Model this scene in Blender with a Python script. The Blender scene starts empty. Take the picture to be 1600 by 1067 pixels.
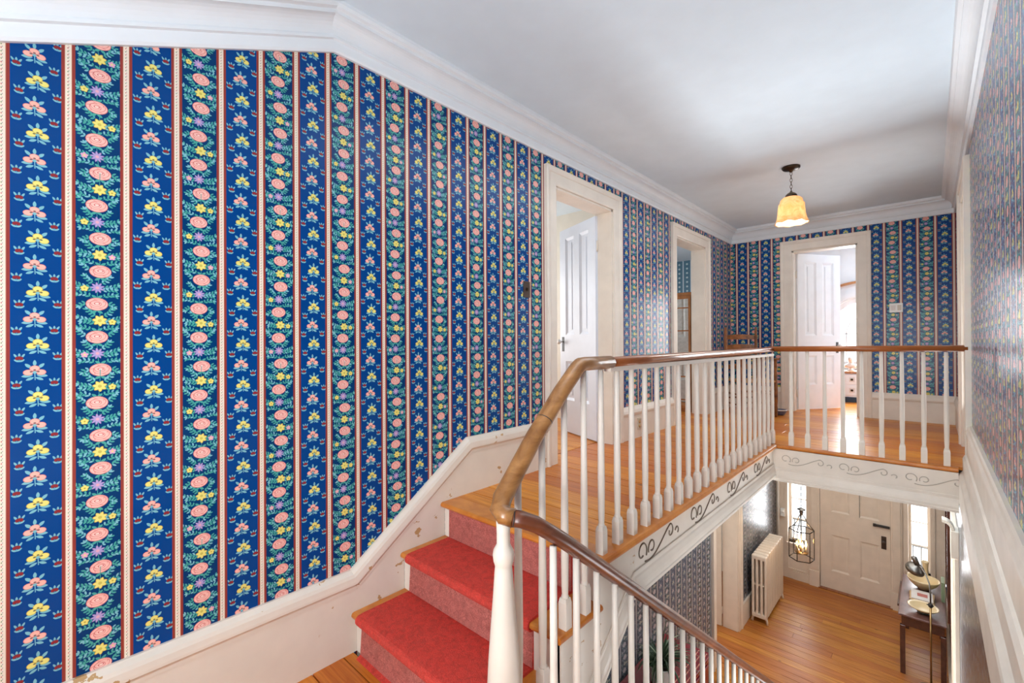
import bpy, bmesh, math, random
import numpy as np
from mathutils import Vector, Matrix

# ------------------------------------------------------------------ camera, sky, lights, exposure
sc = bpy.context.scene
COL = sc.collection
random.seed(7)

cam_d = bpy.data.cameras.new('camera')
cam = bpy.data.objects.new('camera', cam_d)
COL.objects.link(cam)
YAW, PITCH, ROLL = .745, .004, -.005
cy_, sy_ = math.cos(YAW), math.sin(YAW)
fwd = Vector((-sy_ * math.cos(PITCH), cy_ * math.cos(PITCH), math.sin(PITCH)))
rgt = Vector((cy_, sy_, 0)); up = rgt.cross(fwd)
r2 = rgt * math.cos(ROLL) + up * math.sin(ROLL)
u2 = up * math.cos(ROLL) - rgt * math.sin(ROLL)
m3 = Matrix((r2, u2, -fwd)).transposed()
cam.matrix_world = Matrix.Translation((2.13675, 0, .92835)) @ m3.to_4x4()
cam_d.sensor_width = 36.0
cam_d.lens = 709.484 / 1600 * 36
cam_d.clip_start = .02
sc.camera = cam

w = bpy.data.worlds.new('sky'); sc.world = w; w.use_nodes = True
bg = w.node_tree.nodes['Background']
bg.inputs[0].default_value = (.86, .93, 1, 1)
bg.inputs[1].default_value = 3.0

def area(name, loc, rot, sx, sy, power, color=(1, 1, 1), spread=180):
    l = bpy.data.lights.new(name, 'AREA'); l.shape = 'RECTANGLE'; l.size = sx; l.size_y = sy
    l.energy = power; l.color = color; l.spread = math.radians(spread)
    o = bpy.data.objects.new(name, l); COL.objects.link(o)
    o.location = loc; o.rotation_euler = rot
    return o
R90 = math.pi / 2
YF_ = 9.15
XLR_ = 2.295
# daylight at the arched window and sidelights; landing and room lamps are unseen additions
area('landing_fill', (1.75, -1.24, 1.0), (R90, 0, 0), 1.0, 1.6, 47, (.97, .985, 1))
area('landing_upward_fill', (1.75, -1.24, .5), (R90 * 1.4, 0, 0), 1.0, .8, 30, (.95, .975, 1))  # second lamp aimed upward, added to brighten the ceiling
area('arched_window_light', (1.4, 8.95, 1.15), (-R90, 0, 0), 1.2, 1.4, 92, (.95, .98, 1))
area('left_bedroom_fill', (-2.3, 3.6, 1.3), (0, -R90, 0), 1.3, 1.5, 30, (.97, .98, 1))
area('rear_bedroom_fill', (-2.9, 6.0, 1.3), (0, -R90, 0), 1.3, 1.5, 40, (.9, .96, 1))
area('left_sidelight_light', (.41, YF_ + .28, -1.75), (-R90, 0, 0), .26, 1.5, 9, (.97, .98, 1))
area('right_sidelight_light', (1.98, YF_ + .28, -1.75), (-R90, 0, 0), .2, 1.5, 9, (.97, .98, 1))
area('front_room_light', (-1.8, 6.5, -1.8), (0, -R90, 0), 1.2, 1.6, 30, (1, .98, .95))
# added fill lamps without fixtures, brightening the stairwell, gallery and lower hall
area('stairwell_fill', (1.15, 2.8, 2.44), (0, 0, 0), .9, 2.8, 15, (.97, .985, 1))
area('stairwell_upward_fill', (1.75, 5.3, -3.1), (math.pi, 0, 0), 1.0, 1.2, 62, (.93, .97, 1), 80)  # added upward lamp standing in for bounce off the lower floor
area('right_doorway_fill', (2.62, 5.21, 1.0), (0, R90 * 1.25, 0), 1.7, .75, 11, (.93, .97, 1))  # added lamp in the open doorway, brightening the far hall
area('fascia_fill', (XLR_ - .03, 2.8, -1.4), (0, R90, 0), 1.0, .8, 17, (.95, .98, 1))  # added lamp out of view, lighting the gallery fascia
area('hall_fill', (.9, 5.4, 2.42), (0, 0, 0), .9, 2.6, 5, (.97, .98, 1))
area('lower_hall_fill', (1.2, 6.9, -.36), (0, 0, 0), 1.6, 3.4, 30, (1, .96, .91))

sc.view_settings.view_transform = 'Standard'
sc.view_settings.look = 'None'
sc.view_settings.gamma = 1.0
sc.view_settings.use_curve_mapping = False
sc.view_settings.exposure = 0.17
sc.cycles.max_bounces = 8
sc.cycles.diffuse_bounces = 4
sc.cycles.sample_clamp_indirect = 4.0
sc.cycles.caustics_reflective = False
sc.cycles.caustics_refractive = False

# ------------------------------------------------------------------ materials
def lin(c):
    return tuple(((v / 255) / 12.92 if v / 255 <= .04045 else ((v / 255 + .055) / 1.055) ** 2.4) for v in c) + (1,)

class NT:
    def __init__(s, name):
        s.m = bpy.data.materials.new(name); s.m.use_nodes = True
        s.t = s.m.node_tree; s.n = s.t.nodes; s.l = s.t.links
        s.p = s.n['Principled BSDF']
    def add(s, typ, **kw):
        nd = s.n.new(typ)
        for k, v in kw.items(): setattr(nd, k, v)
        return nd
    def link(s, a, b): s.l.new(a, b)
    def val(s, sock, v): sock.default_value = v
    def ramp(s, fac, stops):
        r = s.add('ShaderNodeValToRGB'); e = r.color_ramp.elements
        while len(e) < len(stops): e.new(.5)
        for q, (pos, c) in zip(e, stops): q.position = pos; q.color = c
        s.link(fac, r.inputs[0]); return r.outputs[0]
    def noise(s, scale, detail=3, vec=None, rough=.55, dist=0):
        nz = s.add('ShaderNodeTexNoise'); nz.inputs['Scale'].default_value = scale
        nz.inputs['Detail'].default_value = detail; nz.inputs['Roughness'].default_value = rough
        nz.inputs['Distortion'].default_value = dist
        if vec is not None: s.link(vec, nz.inputs['Vector'])
        return nz.outputs[0]
    def coord(s, kind='Object', scale=(1, 1, 1)):
        tc = s.add('ShaderNodeTexCoord'); mp = s.add('ShaderNodeMapping')
        mp.inputs['Scale'].default_value = scale
        s.link(tc.outputs[kind], mp.inputs[0]); return mp.outputs[0]
    def mix(s, fac, a, b, mode='MIX'):
        mx = s.add('ShaderNodeMix', data_type='RGBA', blend_type=mode)
        for sock, v in ((mx.inputs[0], fac), (mx.inputs[6], a), (mx.inputs[7], b)):
            if hasattr(v, 'is_output'): s.link(v, sock)
            else: sock.default_value = v
        return mx.outputs[2]
    def math(s, op, a, b=0.0):
        q = s.add('ShaderNodeMath', operation=op)
        for sock, v in ((q.inputs[0], a), (q.inputs[1], b)):
            if hasattr(v, 'is_output'): s.link(v, sock)
            else: sock.default_value = v
        return q.outputs[0]
    def bump(s, h, strength=.2, dist=.01):
        b = s.add('ShaderNodeBump'); b.inputs['Strength'].default_value = strength; b.inputs['Distance'].default_value = dist
        s.link(h, b.inputs['Height']); s.link(b.outputs[0], s.p.inputs['Normal'])
    def base(s, v):
        if hasattr(v, 'is_output'): s.link(v, s.p.inputs['Base Color'])
        else: s.p.inputs['Base Color'].default_value = v
    def done(s, rough=.5, metal=0, spec=.5, **kw):
        s.p.inputs['Roughness'].default_value = rough; s.p.inputs['Metallic'].default_value = metal
        s.p.inputs['Specular IOR Level'].default_value = spec
        for k, v in kw.items(): s.p.inputs[k.replace('_', ' ')].default_value = v
        return s.m

def paint(name, c, rough=.45, amt=.05, spec=.4):
    t = NT(name)
    n = t.noise(6, 3, t.coord())
    c2 = tuple(v * (1 - amt * 2) for v in c[:3]) + (1,)
    t.base(t.ramp(n, [(.3, c2), (.7, c)]))
    t.bump(t.noise(60, 2, t.coord()), .04, .002)
    return t.done(rough, 0, spec)

def chipped(name, c, chip):
    t = NT(name); co = t.coord()
    n = t.noise(6, 3, co)
    b = t.ramp(n, [(.3, tuple(v * .92 for v in c[:3]) + (1,)), (.7, c)])
    k = t.noise(9, 5, t.coord(scale=(1, 1, 1.6)), .62)
    k2 = t.noise(2.3, 2, co)
    f = t.math('MULTIPLY', t.math('GREATER_THAN', k, .63), t.math('GREATER_THAN', k2, .48))
    t.base(t.mix(f, b, chip))
    t.bump(f, .25, -.002)
    return t.done(.42, 0, .4)

def wood(name, c1, c2, grain=(2, 40, 40), rough=.3, var=.0, spec=.5, scale=1.0, coat=0):
    t = NT(name)
    co = t.coord(scale=grain)
    n = t.noise(2.2 * scale, 5, co, .6, .6)
    col = t.ramp(n, [(.3, c1), (.72, c2)])
    if var:
        oi = t.add('ShaderNodeObjectInfo')
        hsv = t.add('ShaderNodeHueSaturation')
        t.link(col, hsv.inputs['Color'])
        v = t.math('ADD', t.math('MULTIPLY', oi.outputs['Random'], var * 2), 1 - var)
        t.link(v, hsv.inputs['Value'])
        h = t.math('ADD', t.math('MULTIPLY', oi.outputs['Random'], .02), .49)
        t.link(h, hsv.inputs['Hue'])
        col = hsv.outputs[0]
        vo = t.add('ShaderNodeTexVoronoi'); vo.inputs['Scale'].default_value = 2.6
        t.link(t.coord(scale=(.7, 1.3, 1)), vo.inputs['Vector'])
        k = t.ramp(vo.outputs['Distance'], [(.012, (1, 1, 1, 1)), (.05, (0, 0, 0, 1))])
        col = t.mix(k, col, (.08, .03, .012, 1))
    t.base(col)
    t.bump(n, .06, .003)
    if coat: t.p.inputs['Coat Weight'].default_value = coat; t.p.inputs['Coat Roughness'].default_value = .15
    return t.done(rough, 0, spec)

def metal(name, c, rough=.35):
    t = NT(name)
    n = t.noise(30, 2, t.coord())
    t.base(t.ramp(n, [(.3, tuple(v * .8 for v in c[:3]) + (1,)), (.7, c)]))
    return t.done(rough, 1.0)

def plain(name, c, rough=.5, emit=0, ec=None, **kw):
    t = NT(name)
    n = t.noise(12, 2, t.coord())
    t.base(t.ramp(n, [(.3, tuple(v * .93 for v in c[:3]) + (1,)), (.7, c)]))
    if emit:
        t.p.inputs['Emission Color'].default_value = ec or c; t.p.inputs['Emission Strength'].default_value = emit
    return t.done(rough, **kw)

def glass(name, rough=.02, tint=(1, 1, 1, 1)):
    t = NT(name)
    tr = t.add('ShaderNodeBsdfTransparent'); tr.inputs[0].default_value = tint
    gl = t.add('ShaderNodeBsdfGlossy'); gl.inputs['Roughness'].default_value = rough
    mx = t.add('ShaderNodeMixShader'); mx.inputs[0].default_value = .07
    t.link(tr.outputs[0], mx.inputs[1]); t.link(gl.outputs[0], mx.inputs[2])
    t.link(mx.outputs[0], t.n['Material Output'].inputs[0])
    return t.m

# --- wallpaper print, drawn procedurally: one tile 0.30 m x 0.687 m
PW, PH = 600, 1374
PPM = 2000.0
def wallpaper_pixels():
    rnd = random.Random(3)
    A = np.zeros((PH, PW, 3), np.float32)
    def rgb(r, g, b): return np.array([r, g, b], np.float32) / 255
    A[:] = rgb(0, 64, 134)
    A[:, :300] = rgb(0, 54, 106)
    def blend(cx, cy, hw, hh, fn, col, al=1):
        # cx,cy in metres inside the tile; fn(x,y) -> signed distance (m), wraps round vertically and horizontally
        for ox in (-.3, 0, .3):
            for oy in (-.687, 0, .687):
                X0 = int((cx + ox - hw) * PPM); X1 = int((cx + ox + hw) * PPM) + 2
                Y0 = int((cy + oy - hh) * PPM); Y1 = int((cy + oy + hh) * PPM) + 2
                a, b, c, d = max(X0, 0), min(X1, PW), max(Y0, 0), min(Y1, PH)
                if a >= b or c >= d: continue
                yy, xx = np.mgrid[c:d, a:b]
                x = (xx + .5) / PPM - cx - ox; y = (yy + .5) / PPM - cy - oy
                k = np.clip(.5 - fn(x, y) * PPM, 0, 1)[..., None] * al
                A[c:d, a:b] = A[c:d, a:b] * (1 - k) + col * k
    def ell(cx, cy, rx, ry, ang, col, al=1):
        ca, sa = math.cos(ang), math.sin(ang); m = max(rx, ry)
        def f(x, y):
            u = (x * ca + y * sa) / rx; v = (-x * sa + y * ca) / ry
            return (np.sqrt(u * u + v * v) - 1) * min(rx, ry)
        blend(cx, cy, m, m, f, col, al)
    def ring(cx, cy, rx, ry, wd, col, ang=0):
        ca, sa = math.cos(ang), math.sin(ang)
        def f(x, y):
            u = (x * ca + y * sa) / rx; v = (-x * sa + y * ca) / ry
            return np.abs(np.sqrt(u * u + v * v) - 1) * min(rx, ry) - wd
        blend(cx, cy, max(rx, ry) + .002, max(rx, ry) + .002, f, col)
    def leaf(cx, cy, ln, wd, ang, col):
        ca, sa = math.cos(ang), math.sin(ang)
        def f(x, y):
            u = (x * ca + y * sa) / ln; v = np.abs(-x * sa + y * ca)
            return v - wd * np.clip(1 - (2 * u - 1) ** 2, 0, 1) ** .8 + np.where((u < 0) | (u > 1), .01, 0)
        blend(cx, cy, ln, ln, f, col)
    def stroke(pts, wd, col):
        for (x0, y0), (x1, y1) in zip(pts, pts[1:]):
            dx, dy = x1 - x0, y1 - y0; L2 = dx * dx + dy * dy + 1e-12
            def f(x, y):
                x = x + (x0 + x1) / 2; y = y + (y0 + y1) / 2
                t = np.clip(((x - x0) * dx + (y - y0) * dy) / L2, 0, 1)
                return np.hypot(x - x0 - t * dx, y - y0 - t * dy) - wd
            blend((x0 + x1) / 2, (y0 + y1) / 2, abs(dx) / 2 + wd + .001, abs(dy) / 2 + wd + .001, f, col)
    teal, teal2, aqua = rgb(74, 164, 152), rgb(44, 132, 130), rgb(124, 188, 198)
    navy = rgb(8, 30, 66)
    rose, rose2, rose3 = rgb(246, 190, 178), rgb(214, 116, 112), rgb(252, 216, 204)
    yel, yel2 = rgb(234, 224, 124), rgb(198, 172, 66)
    lil, lil2 = rgb(176, 160, 208), rgb(226, 170, 190)
    red = rgb(140, 44, 46)
    def spray(x, y, ang, n, ln, bend, side=1):
        pts = [(x, y)]; a = ang; st = ln / n
        for i in range(n):
            a += bend / n
            px, py = pts[-1]; pts.append((px + math.cos(a) * st, py + math.sin(a) * st))
        stroke(pts, .0007, teal2)
        a = ang
        for i in range(1, n + 1):
            a += bend / n
            px, py = pts[i]
            for s in (-1, 1):
                leaf(px, py, 0.0120 * rnd.uniform(.8, 1.2), .0029, a + s * .85, teal if rnd.random() < .7 else aqua)
        leaf(pts[-1][0], pts[-1][1], .012, .003, a, aqua)
    def curl(x, y, s):
        pts = []
        for i in range(9):
            t = i / 8 * 4.2; r = .009 * (1 - i / 11)
            pts.append((x + s * r * math.cos(t), y + r * math.sin(t)))
        stroke(pts, .0007, teal)
    def daisy(x, y, n, r, wd, col, cc, colo=None):
        for i in range(n):
            a = i * 2 * math.pi / n + .3
            if colo is not None: leaf(x, y, r * 1.08, wd * 1.3, a, colo)
        for i in range(n):
            a = i * 2 * math.pi / n + .3
            leaf(x, y, r, wd, a, col)
        ell(x, y, r * .27, r * .27, 0, cc)
    # rose band, centre x = 0.075
    step = .687 / 6
    for i in range(6):
        y0 = .083 + i * step
        rx = .075 + (.005 if i in (0, 3, 4) else -.004)
        ym = y0 + step / 2; xm = .075 + (.003 if i % 2 else -.003)
        stroke([(rx, y0 - .02), (xm, ym), (.075 - (rx - .075), y0 + step)], .0009, teal)
        for s in (-1, 1):
            spray(xm + s * .006, ym - .012, math.pi / 2 - s * 1.05, 4, .040, -s * .5)
            spray(xm + s * .004, ym + .016, math.pi / 2 - s * 1.45, 4, .036, s * .9)
            spray(rx + s * .022, y0 + .004, math.pi / 2 - s * 1.5, 3, .026, s * (.8 if i % 2 else -.8))
            spray(rx + s * .012, y0 + .020, math.pi / 2 - s * .55, 4, .040, -s * 1.1)
            spray(xm + s * .010, ym + .002, math.pi / 2 - s * 1.7, 4, .044, s * .5)
            leaf(rx, y0 - .022, .018, .0042, -math.pi / 2 + s * 1.0, teal)
            leaf(rx, y0 + .020, .018, .0042, math.pi / 2 - s * .9, teal)
        sd = 1 if i % 2 else -1
        curl(.075 + sd * .045, ym - .002, sd)
        curl(.075 - sd * .043, y0 + .03, -sd)
        if i % 2: daisy(xm, ym, 7, .0185, .0046, yel, rgb(206, 190, 90), yel2)
        else: daisy(xm, ym, 9, .0185, .0030, lil, lil2, rgb(120, 96, 160))
        xs = .075 + sd * .036
        if i % 3 == 0: daisy(xs, ym - .004, 5, .010, .0034, lil2, yel, lil)
        else: daisy(xs, ym - .004, 5, .0105, .0040, yel, yel2, yel2)
        ell(rx, y0, .0292, .0222, 0, rose2); ell(rx, y0, .0275, .0205, 0, rose)
        ring(rx + .002, y0 + .001, .021, .0145, .0006, rose2, .2)
        ring(rx - .003, y0 + .002, .014, .009, .0006, rose2, -.2)
        ell(rx, y0 + .001, .010, .006, 0, rose3); ring(rx, y0 + .002, .007, .004, .0007, rgb(204, 84, 84))
        for a in (.5, 1.6, 2.7, 3.8, 5.0):
            stroke([(rx + .019 * math.cos(a), y0 + .014 * math.sin(a)), (rx + .026 * math.cos(a + .3), y0 + .0185 * math.sin(a + .3))], .0007, rose2)
    # bouquet band, centre x = 0.225
    st = .687 / 8
    for i in range(8):
        y0 = i * st; pink = i % 2 == 1
        cx = .225 + (-.004 if pink else .003)
        c1 = rose if pink else yel; co = rose2 if pink else yel2
        if pink: c1 = rgb(246, 184, 168)
        for s in (-1, 1):
            leaf(cx + s * .004, y0 - .012, .026, .0052, math.pi / 2 - s * 1.75, aqua)
            leaf(cx + s * .002, y0 - .020, .020, .0042, -math.pi / 2 + s * 1.1, aqua)
            leaf(cx + s * .008, y0 + .010, .020, .0046, math.pi / 2 - s * .75, aqua)
        leaf(cx, y0 + .016, .020, .0042, math.pi / 2, aqua)
        stroke([(cx, y0), (cx + .001, y0 - .028)], .0012, aqua)
        for (dx, dy) in ((-.0145, -.004), (.0145, -.004), (0, .009)):
            ell(cx + dx, y0 + dy, .0118, .0094, 0, co); ell(cx + dx, y0 + dy, .0104, .0082, 0, c1)
            ell(cx + dx * .55, y0 + dy * .4, .0032, .0024, 0, rgb(70, 60, 60), .7)
        ell(cx, y0 - .004, .0048, .004, 0, aqua)
        for bx, by in ((.181 + (.006 if pink else 0), y0 + st / 2 - .002), (.268 + (.006 if pink else -.002), y0 + st / 2 + .002)):
            
            for s in (-1, 0, 1): leaf(bx + s * .005, by + .003, .0145, .0028, math.pi / 2 - s * .5, aqua)
            for s in (-1, 1): leaf(bx, by - .010, .014, .0032, math.pi / 2 - s * 1.0, aqua)
            stroke([(bx, by), (bx, by - .009)], .0009, aqua)
            for dx in (-.005, 0, .005): ell(bx + dx, by + (.001 if dx else .0025), .0038, .0056, 0, red)
    # ribbon stripes on the band seams
    cream, brick, tan = rgb(240, 226, 208), rgb(148, 60, 48), rgb(200, 150, 120)
    xx = (np.arange(PW) + .5) / PPM
    for c in (0, .15, .3):
        d = np.abs(xx - c)
        A[:, d < .0168] = brick
        A[:, (d < .0092)] = tan
        A[:, d < .0074] = cream
    for c in (0, .15, .3):
        for j in range(60):
            y = (j + .5) * .687 / 60
            ell(c - .001, y, .0016, .0018, 0, rgb(112, 140, 92) if j % 2 else rgb(190, 96, 92))
            ell(c + .0012, y + .004, .0012, .0012, 0, rgb(120, 120, 130))
    return A

def wallpaper(name, gain=1.0, sat=1.0, rough=.24, spec=.2):
    A = wallpaper.cache
    img = bpy.data.images.get('wallpaper_print')
    if img is None:
        img = bpy.data.images.new('wallpaper_print', PW, PH)
        px = np.ones((PH, PW, 4), np.float32); px[..., :3] = A
        img.pixels.foreach_set(px.ravel()); img.update(); img.pack()
    t = NT(name)
    uv = t.add('ShaderNodeUVMap'); uv.uv_map = 'UVMap'
    im = t.add('ShaderNodeTexImage'); im.image = img; im.interpolation = 'Linear'; im.extension = 'REPEAT'
    t.link(uv.outputs[0], im.inputs[0])
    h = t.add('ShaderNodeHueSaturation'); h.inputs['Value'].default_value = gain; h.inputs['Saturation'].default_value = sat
    t.link(im.outputs[0], h.inputs['Color'])
    n = t.noise(3, 3, t.coord())
    t.base(t.mix(t.math('MULTIPLY', n, .18), h.outputs[0], (.0, .03, .09, 1)))
    t.bump(t.noise(160, 2, t.coord()), .05, .001)
    return t.done(rough, 0, spec)
wallpaper.cache = wallpaper_pixels()

M = {}
M['paper'] = wallpaper('wallpaper_blue')
M['paper_low'] = wallpaper('wallpaper_dimmed', .46, .28, .24, .3)  # same print darkened and greyed; the lower hall's dimness put into the colour
M['trim'] = paint('cream_paint', lin((236, 228, 216)), .4)
M['trim_low'] = paint('warm_cream_paint', lin((228, 210, 190)), .42)
M['chip'] = chipped('chipped_cream_paint', lin((228, 219, 206)), lin((186, 150, 104)))
M['crown'] = paint('crown_white', lin((233, 240, 245)), .5, .02)
M['ceil'] = paint('ceiling_plaster', lin((222, 237, 247)), .7, .02, .2)
M['white'] = paint('white_paint', lin((240, 241, 243)), .4, .03)
M['bluewhite'] = paint('cool_white_paint', lin((222, 230, 242)), .4, .03)
M['roomwall'] = paint('room_plaster', lin((238, 232, 218)), .6, .03)
M['floor'] = wood('honey_pine', lin((180, 94, 18)), lin((226, 146, 50)), (1.2, 26, 26), .33, .16, spec=.35)
M['floor_low'] = wood('brown_pine', lin((146, 84, 30)), lin((196, 126, 58)), (1.2, 26, 26), .36, .15, spec=.35)
M['nosing'] = wood('nosing_oak', lin((184, 102, 30)), lin((220, 144, 62)), (3, 3, 3), .3)
M['rail_honey'] = wood('worn_handrail', lin((120, 76, 36)), lin((186, 134, 80)), (8, 2.0, 8), .3, coat=.3)
M['rail_brown'] = wood('brown_handrail', lin((120, 62, 26)), lin((166, 98, 50)), (8, 2, 8), .28, coat=.3)
M['rail_orange'] = wood('orange_handrail', lin((140, 74, 28)), lin((178, 104, 48)), (2, 8, 8), .3)
M['rail_dark'] = wood('dark_handrail', lin((78, 38, 22)), lin((124, 68, 42)), (8, 2, 8), .34, coat=.15)
M['bronze'] = metal('dark_bronze', lin((74, 62, 50)), .4)
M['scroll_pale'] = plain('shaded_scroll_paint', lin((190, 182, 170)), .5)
M['scroll'] = plain('shadow_toned_scroll_paint', lin((112, 98, 82)), .5)  # shadow of the left fascia relief put into the paint colour
M['brass'] = metal('old_brass', lin((176, 142, 96)), .3)
M['pewter'] = metal('grey_metal', lin((140, 136, 130)), .35)
M['iron'] = plain('black_iron', lin((44, 40, 38)), .5)
M['porcelain'] = plain('porcelain', lin((240, 238, 232)), .15)
M['beige'] = plain('beige_plastic', lin((206, 196, 178)), .4)
M['dark_plate'] = plain('brown_plate', lin((66, 50, 42)), .35)
M['chair'] = wood('chair_oak', lin((84, 46, 18)), lin((164, 102, 48)), (6, 6, 6), .35)
M['rush'] = wood('woven_rush', lin((150, 108, 62)), lin((196, 158, 104)), (40, 3, 3), .7)
M['mahog'] = wood('dark_mahogany', lin((58, 28, 20)), lin((96, 52, 38)), (4, 2, 4), .22, coat=.5)
M['mahog_top'] = wood('polished_mahogany', lin((92, 60, 54)), lin((130, 92, 84)), (8, 2, 4), .35, coat=.2)
M['cream_cer'] = plain('cream_ceramic', lin((238, 212, 164)), .3)
M['green_cer'] = plain('dark_green_ceramic', lin((58, 62, 48)), .3)
M['paper_white'] = plain('paper_white', lin((228, 220, 214)), .6)
M['paper_tan'] = plain('paper_tan', lin((196, 160, 112)), .6)
M['paper_red'] = plain('paper_red', lin((190, 96, 80)), .6)
M['redlac'] = plain('red_lacquer', lin((128, 26, 34)), .25)
M['pin'] = plain('pale_pinstripe', lin((212, 132, 110)), .4)
M['leafg'] = plain('plant_green', lin((56, 78, 48)), .45)
M['leafp'] = plain('plant_pale_green', lin((150, 164, 128)), .45)
M['soil'] = plain('soil', lin((50, 40, 32)), .9)
M['pot'] = plain('white_pot', lin((226, 222, 214)), .3)
M['blue_pot'] = plain('slate_blue_ceramic', lin((92, 96, 124)), .3)
M['winewood'] = wood('window_pine', lin((150, 92, 48)), lin((196, 136, 84)), (6, 6, 2), .35)
M['navy'] = plain('navy_paint', lin((28, 48, 66)), .5)
M['bust'] = plain('plaster_bust', lin((226, 214, 204)), .6)
M['glass'] = glass('clear_glass')
M['mirror'] = metal('mirror_silver', lin((226, 230, 234)), .03)
M['bulb'] = plain('glowing_bulb', lin((255, 240, 214)), .4, 9, lin((255, 222, 170)))
M['flame'] = plain('glowing_candle_bulb', lin((255, 210, 140)), .4, 22, lin((255, 190, 110)))
def amber():
    t = NT('amber_glass')
    n = t.noise(14, 4, t.coord(), .6, 1.2)
    c = t.ramp(n, [(.3, lin((244, 198, 140))), (.65, lin((255, 236, 206)))])
    t.base(c); t.p.inputs['Transmission Weight'].default_value = .0
    t.p.inputs['Subsurface Weight'].default_value = 0
    tr = t.add('ShaderNodeBsdfTranslucent'); t.link(c, tr.inputs[0])
    mx = t.add('ShaderNodeMixShader'); mx.inputs[0].default_value = .65
    t.p.inputs['Roughness'].default_value = .35
    t.link(t.p.outputs[0], mx.inputs[1]); t.link(tr.outputs[0], mx.inputs[2])
    t.link(mx.outputs[0], t.n['Material Output'].inputs[0])
    return t.m
M['amber'] = amber()
def carpet(name, a, b, c3):
    t = NT(name); co = t.coord()
    n = t.noise(230, 3, co, .7); n2 = t.noise(7, 4, co, .6, .4)
    c = t.ramp(n, [(.32, a), (.68, b)])
    c = t.mix(t.math('MULTIPLY', n2, .75), c, c3)
    n3 = t.noise(34, 4, co, .65, .8)
    c = t.mix(t.ramp(n3, [(.42, (0, 0, 0, 1)), (.75, (.62, .62, .62, 1))]), c, tuple(v * .42 for v in c3[:3]) + (1,))
    t.base(c); t.bump(n, .9, .012)
    t.p.inputs['Sheen Weight'].default_value = .25; t.p.inputs['Sheen Roughness'].default_value = .5
    t.p.inputs['Sheen Tint'].default_value = lin((255, 190, 170))
    return t.done(.95, 0, .1)
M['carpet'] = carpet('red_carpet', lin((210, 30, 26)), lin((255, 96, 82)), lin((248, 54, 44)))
M['carpet_riser'] = carpet('pale_red_carpet', lin((140, 40, 42)), lin((255, 168, 156)), lin((216, 98, 88)))  # paler, more mottled red for the riser faces
def room_paper():
    t = NT('pale_stripe_wallpaper'); uv = t.add('ShaderNodeUVMap'); uv.uv_map = 'UVMap'
    sp = t.add('ShaderNodeSeparateXYZ'); t.link(uv.outputs[0], sp.inputs[0])
    u = t.math('FRACT', t.math('MULTIPLY', sp.outputs[0], 2)); v = t.math('FRACT', t.math('MULTIPLY', sp.outputs[1], 8))
    s = t.math('LESS_THAN', t.math('ABSOLUTE', t.math('SUBTRACT', u, .5)), .07)
    du = t.math('SUBTRACT', t.math('FRACT', t.math('ADD', u, .5)), .5); dv = t.math('SUBTRACT', v, .5)
    du = t.math('MULTIPLY', du, 1.7)
    d = t.math('ADD', t.math('MULTIPLY', du, du), t.math('MULTIPLY', dv, dv))
    k = t.math('LESS_THAN', d, .05)
    c = t.mix(s, lin((92, 132, 152)), lin((216, 228, 236)))
    t.base(t.mix(k, c, lin((206, 224, 226))))
    return t.done(.45, 0, .4)
M['paper_room'] = room_paper()

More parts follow.
